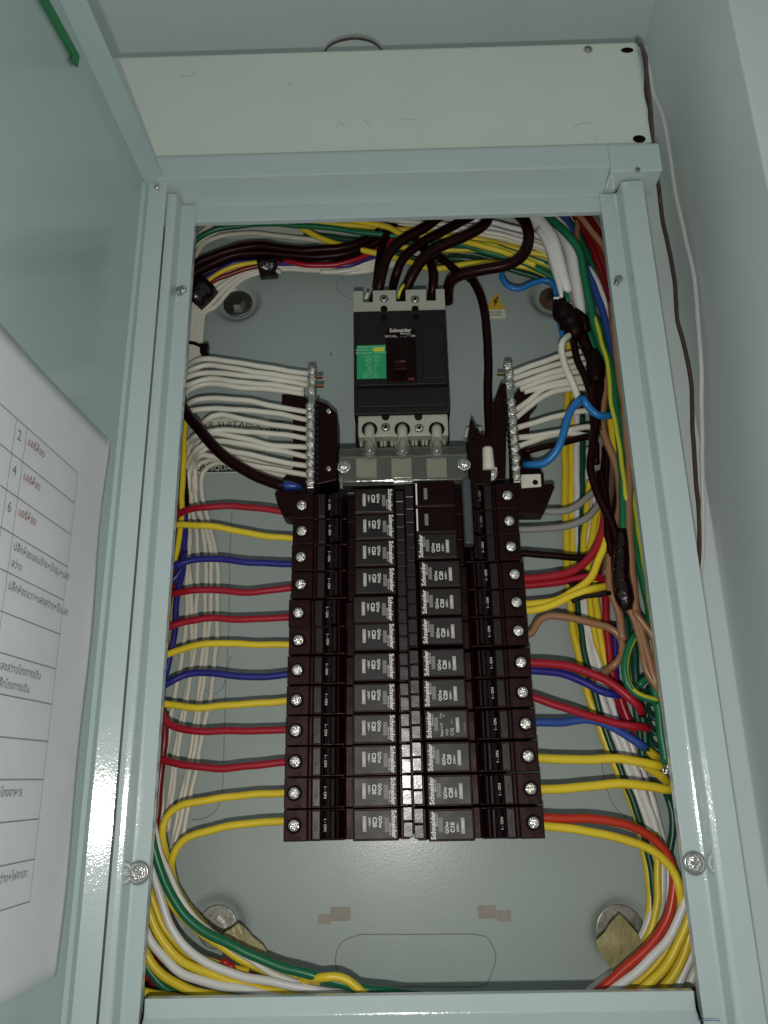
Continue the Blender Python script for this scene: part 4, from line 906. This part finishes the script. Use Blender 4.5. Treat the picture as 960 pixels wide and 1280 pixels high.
 ('cleanwhite', 2.2, 34, [(860,1060),(858,1100),(852,1140),(835,1175),(805,1205),(780,1228),(755,1246)], 'front white wire sweeping into the lower right corner'),
 ('yellow', 2.3, 36, [(866,1100),(862,1140),(848,1180),(830,1210),(805,1235),(790,1250)], 'front yellow wire sweeping into the lower right corner'),
 ('yellow', 2.4, 42, [(868,1130),(862,1170),(850,1205),(830,1232),(815,1250)], 'second yellow wire sweeping into the lower right corner'),
 ('yellow', 2.2, 46, [(858,1130),(848,1165),(825,1200),(795,1228),(770,1248)], 'hindmost yellow wire sweeping into the lower right corner'),
 ('cleanwhite', 2.2, 46, [(874,1150),(866,1190),(852,1220),(838,1250)], 'second white wire sweeping into the lower right corner'),
 ('cleanwhite', 2.2, 56, [(880,1180),(872,1205),(862,1230),(850,1250)], 'third white wire in the lower right corner'),
 ('cleanwhite', 2.0, 60, [(800,1190),(780,1215),(755,1230),(725,1248)], 'white wire just behind the orange-red curve at the sill'),
 ('darkred', 2.0, 66, [(880,1200),(876,1225),(862,1235)], 'dark red wire in the far lower right corner'),
]
for c, r_, d, p, l in rw:
    if 655 <= p[0][0] <= 690 and p[0][1] > 620: p = [(p[0][0] - 16, p[0][1] + (0 if p[0][1] != 792 else 4))] + p
    W(l, c, r_ * 1.12, d, p, GR)
W('green and yellow striped wire bowing left of the green coil', 'green', 2.3, 30, [(795,792),(786,810),(781,832),(784,855),(796,868),(812,874),(822,877)], GR, stripe=(1, 2, 0.12))
W('green and yellow striped wire along the upper right frame', 'green', 2.1, 34, [(735,386),(748,405),(757,440),(766,490),(774,545),(779,580)], GR, stripe=(0, 2, 0.1))
W('green and yellow striped wire in the right half of the top band', 'green', 2.1, 42, [(560,300),(610,306),(650,318),(690,334),(712,350)], GA, stripe=(3, 3, 0.1))
# right neutral fan
fan = [
 [(640,467),(665,457),(695,447),(735,437)], [(641,474),(670,464),(700,455),(738,445)],
 [(643,482),(670,472),(700,463),(738,453)], [(650,487),(675,477),(705,469),(738,461)],
 [(655,490),(690,480),(738,470)],
 [(644,513),(662,500),(680,487),(705,480),(740,476)], [(645,522),(662,508),(680,495),(705,487),(740,485)],
 [(646,535),(670,528),(700,519),(740,513)], [(647,547),(680,544),(710,538),(735,533),(755,534)],
 [(648,558),(670,550),(695,543),(715,542),(742,546)]]
for i, p in enumerate(fan):
    W('%s of the ten white wires fanned into the right neutral bar' % ['topmost', 'second', 'third', 'fourth', 'fifth', 'sixth', 'seventh', 'eighth', 'ninth', 'bottommost'][i], 'white', 2.05, 44 + (i % 2), p, 'white wires fanned into the right neutral bar')
# flat white sheathed cables cut open at top right
def flat_cable(label, pts, widths, d):
    q = pix(pts, d); mb = tube(q, [x*MM for x in widths], sides=12, flat=0.8)
    o = mb.build('sheathed_cable', M['cleanwhite'], smooth=True); return tag(o, label, 'cable', 'white flat sheathed cables at top right')
flat_cable('wide white sheathed cable cut open above the black joint', [(655,262),(672,277),(688,300),(697,330),(705,355),(711,366)], [4.0, 5.6, 6.4, 6.2, 5.2, 3.0], 30)
flat_cable('torn white sheath flap beside the wide cable', [(672,285),(686,310),(695,340),(700,360),(702,372)], [2.0, 2.6, 2.6, 2.0, 1.2], 28)
flat_cable('second white sheathed cable running down to the black joint', [(682,266),(700,285),(713,312),(718,345),(724,380),(727,405)], [4.0, 5.6, 5.8, 5.4, 4.6, 3.6], 36)
W('small green wire end inside the torn white sheath', 'green', 1.6, 30, [(702,350),(706,362),(711,378)], None)
W('grey wire leaving the torn white sheath', 'grey', 2.2, 32, [(709,360),(713,378),(718,395)], None)
W('bright bare copper tip beside the torn white sheath', 'screw', 1.3, 30, [(692,373),(700,372)], None, 'wire_tip')
W('lumpy black taped joint hanging at the upper right', 'dulltape', [3.5, 6.2, 8.2, 7.4, 9.4, 7.2, 7.6, 3.5], 34, [(698,376),(700,383),(704,390),(709,396),(714,403),(717,409),(718,416),(716,424)], None, 'taped_joint', 'taped joint')
W('black tape flap on the right side of the upper joint', 'dulltape', [3.0, 4.5, 3.0], 33, [(716,388),(728,400),(733,415)], None, 'tape_band', 'tape')
W('black sleeve round the cables beside the right white wires', 'dulltape', [5.0, 6.5, 6.5, 5.0], 34, [(742,440),(744,455),(745,470),(744,480)], None, 'cable_sleeve', 'sleeve')
W('long shiny black taped joint standing among the brown wires', 'tape', [3.5, 4.8, 5.4, 5.8, 6.4, 6.2, 3.5], 27, [(778,662),(778,680),(777,700),(776,718),(778,735),(781,750),(785,764)], None, 'taped_joint', 'taped joint')
W('black twisted tape tail left of the long shiny joint', 'dulltape', 3.4, 38, [(764,655),(768,640),(770,620),(766,600),(770,570)], None, 'tape_tail', 'tape')
s_ = poly_px('tape_flag', [(704,717),(726,710),(738,716),(746,722),(716,737),(709,728)], 40, 41.5, M['dulltape'], None)
tag(s_, 'black tape flag across the wires right of the fourth breaker', 'tape')
W('black cable tie with bright clasp under the yellow wires at mid right', 'tape', 1.5, 31, [(715,752),(730,746),(748,744),(763,741)], None, 'cable_tie', 'cable tie')
# green coil
coil = []
a = P(817, 862, 42); b = P(823, 936, 42)
for i in range(66):
    t = i / 65; an = t * 2 * math.pi * 4; c = a.lerp(b, t); coil.append(c + Vector((0.0042*math.cos(an), 0.0030*math.sin(an), 0.0034*math.sin(an))))
tag(tube(coil, 0.0013, 8, step=0.002).build('coiled_wire', M['darkgreen'], smooth=True), 'dark green wire wound in a coil beside the right frame', 'wire')
W('teal wire end above the green coil', 'green', 2.2, 34, [(798,858),(806,850),(815,846)], None)
# earth terminal behind frame
et = empty('earth_terminal', (0, 0, 0), 'small metal earth terminal half hidden behind the right frame beside the yellow wires', 'terminal')
rect('terminal_block', 826, 948, 838, 968, 46, 54, M['screw'], et); put('clamp_screw', screw_mesh(0.002, n=16, nr=5), et, P(829, 956, 45))
# --- bottom left sweep
GBL = 'wires sweeping through the lower left corner'
bl = [
 ('green', 2.5, 30, [(180,1010,34),(188,1040),(199,1082),(216,1124),(243,1155),(285,1180),(330,1200),(380,1217),(430,1230),(480,1240),(540,1247)], 'thick green wire sweeping along the inside of the lower left bundle'),
 ('white', 1.8, 36, [(190,1020),(200,1062),(214,1100),(236,1138),(270,1170),(310,1198),(350,1220),(390,1236),(430,1248)], 'thin white wire hugging the thick green sweep'),
 ('yellow', 2.3, 40, [(186,1050),(197,1085),(210,1120),(235,1152),(275,1182),(320,1208),(370,1226),(400,1232)], 'yellow wire just outside the thick green sweep'),
 ('cleanwhite', 2.3, 34, [(183,1060),(192,1092),(203,1130),(218,1165),(245,1196),(290,1216),(340,1228),(400,1238),(460,1246)], 'upper white wire sweeping through the lower left corner'),
 ('yellow', 2.3, 44, [(180,1090),(192,1128),(206,1160),(232,1190),(268,1205),(310,1215)], 'yellow wire crossing behind the upper white sweep'),
 ('yellow', 2.4, 36, [(178,1112),(188,1146),(204,1176),(230,1202),(275,1222),(330,1236),(390,1247)], 'yellow wire between the two white sweeps at lower left'),
 ('cleanwhite', 2.4, 34, [(175,1140),(184,1168),(200,1193),(228,1216),(275,1232),(320,1240),(360,1250)], 'lower white wire sweeping through the lower left corner'),
 ('yellow', 2.5, 36, [(172,1160),(184,1195),(203,1219),(235,1236),(275,1246),(300,1252)], 'lowest yellow wire sweeping through the lower left corner'),
 ('green', 2.3, 44, [(172,1180),(186,1212),(208,1235),(240,1250)], 'green wire under the lowest yellow sweep'),
 ('yellow', 2.3, 28, [(285,1218,60),(335,1229,52),(368,1227,42),(400,1223),(425,1222),(442,1230),(460,1245)], 'yellow wire humping over the sill left of centre'),
 ('yellow', 2.2, 40, [(168,1236),(190,1242),(215,1247),(250,1252)], 'yellow wire lying low in the bottom left corner'),
 ('yellow', 1.8, 62, [(190,1130),(200,1150),(206,1172),(230,1200)], 'thin yellow wire deep behind the lower left bundle'),
 ('darkred', 3.0, 66, [(178,1180),(184,1200),(190,1225),(205,1240)], 'dark red wire deep in the lower left corner'),
 ('blackw', 4.5, 72, [(172,1215),(190,1228),(210,1238),(240,1245)], 'black cable deep in the lower left corner'),
 ('red', 2.4, 60, [(183,1225),(186,1208),(192,1200),(200,1205)], 'short red wire looping deep in the lower left corner'),
 ('green', 1.1, 58, [(180,1225),(181,1210),(190,1201),(197,1207)], 'thin green wire looping over the red one in the lower left corner'),
 ('darkgreen', 3.2, 48, [(420,1250,44),(480,1244),(520,1246),(700,1249)], 'dark green cable lying along the sill towards the right'),
 ('yellow', 2.0, 56, [(212,1075),(218,1105),(232,1135),(258,1168),(290,1192)], 'yellow wire doubling the bottom breaker wire at lower left'),
 ('orange', 1.4, 60, [(260,1205),(280,1202),(300,1212),(320,1220)], 'red-marked wire scrap under the lower left sweep'),
]
for c, r_, d, p, l in bl: W(l, c, r_, d, p, GBL)
# yellowed scraps
def scrap(label, pts, d, curl):
    q = [P(u, v, d + c) for (u, v), c in zip(pts, curl)]; c0 = sum(q, Vector()) / len(q) + Vector((0, -0.002, 0))
    mb = MB(); n = len(q); mb.add([tuple(c0)] + [tuple(x) for x in q], [(0, 1 + i, 1 + (i+1) % n) for i in range(n)])
    o = mb.build('adhesive_scrap', M['scrap'], smooth=False); o.modifiers.new('t', 'SOLIDIFY').thickness = 0.0005
    sb = o.modifiers.new('sub', 'SUBSURF'); sb.subdivision_type = 'SIMPLE'; sb.levels = sb.render_levels = 3
    tx = bpy.data.textures.new('crumple', 'CLOUDS'); tx.noise_scale = 0.008
    dm = o.modifiers.new('crumple', 'DISPLACE'); dm.texture = tx; dm.strength = 0.0022; dm.texture_coords = 'LOCAL'
    return tag(o, label, 'paper scrap')
scrap('diamond-shaped yellowed scrap stuck below the lower right washer', [(774,1142),(789,1158),(806,1182),(795,1200),(770,1220),(752,1196),(745,1178),(760,1160)], 56, [0,3,5,6,4,0,-3,-2])
scrap('small yellowed scrap behind the wires near the lower right frame', [(838,1151),(847,1151),(846,1168),(832,1195),(815,1205),(815,1180)], 64, [0,2,0,3,0,2])
scrap('torn yellowed scrap with red bits at the lower left', [(298,1153),(306,1160),(317,1171),(329,1181),(333,1189),(318,1192),(300,1188),(283,1178),(280,1167)], 58, [0,2,3,4,5,4,2,0,0])
for (u, v, l) in ((291,1178,'red plastic bit on the torn scrap at lower left'),(302,1184,'second red plastic bit on the torn scrap at lower left'),(281,1203,'red plastic bit between the lower left wires'),(288,1208,'red plastic bit nearest the sill at lower left'),(828,1178,'red plastic bit beside the lower right scrap')):
    W(l, 'redplug', [1.3, 2.0, 1.9, 0.8], 40, [(u-4,v-3),(u-1,v-1),(u+3,v+2),(u+6,v+4)], 'red plastic bits among the lower wires', 'plastic_bit', 'plastic bit')
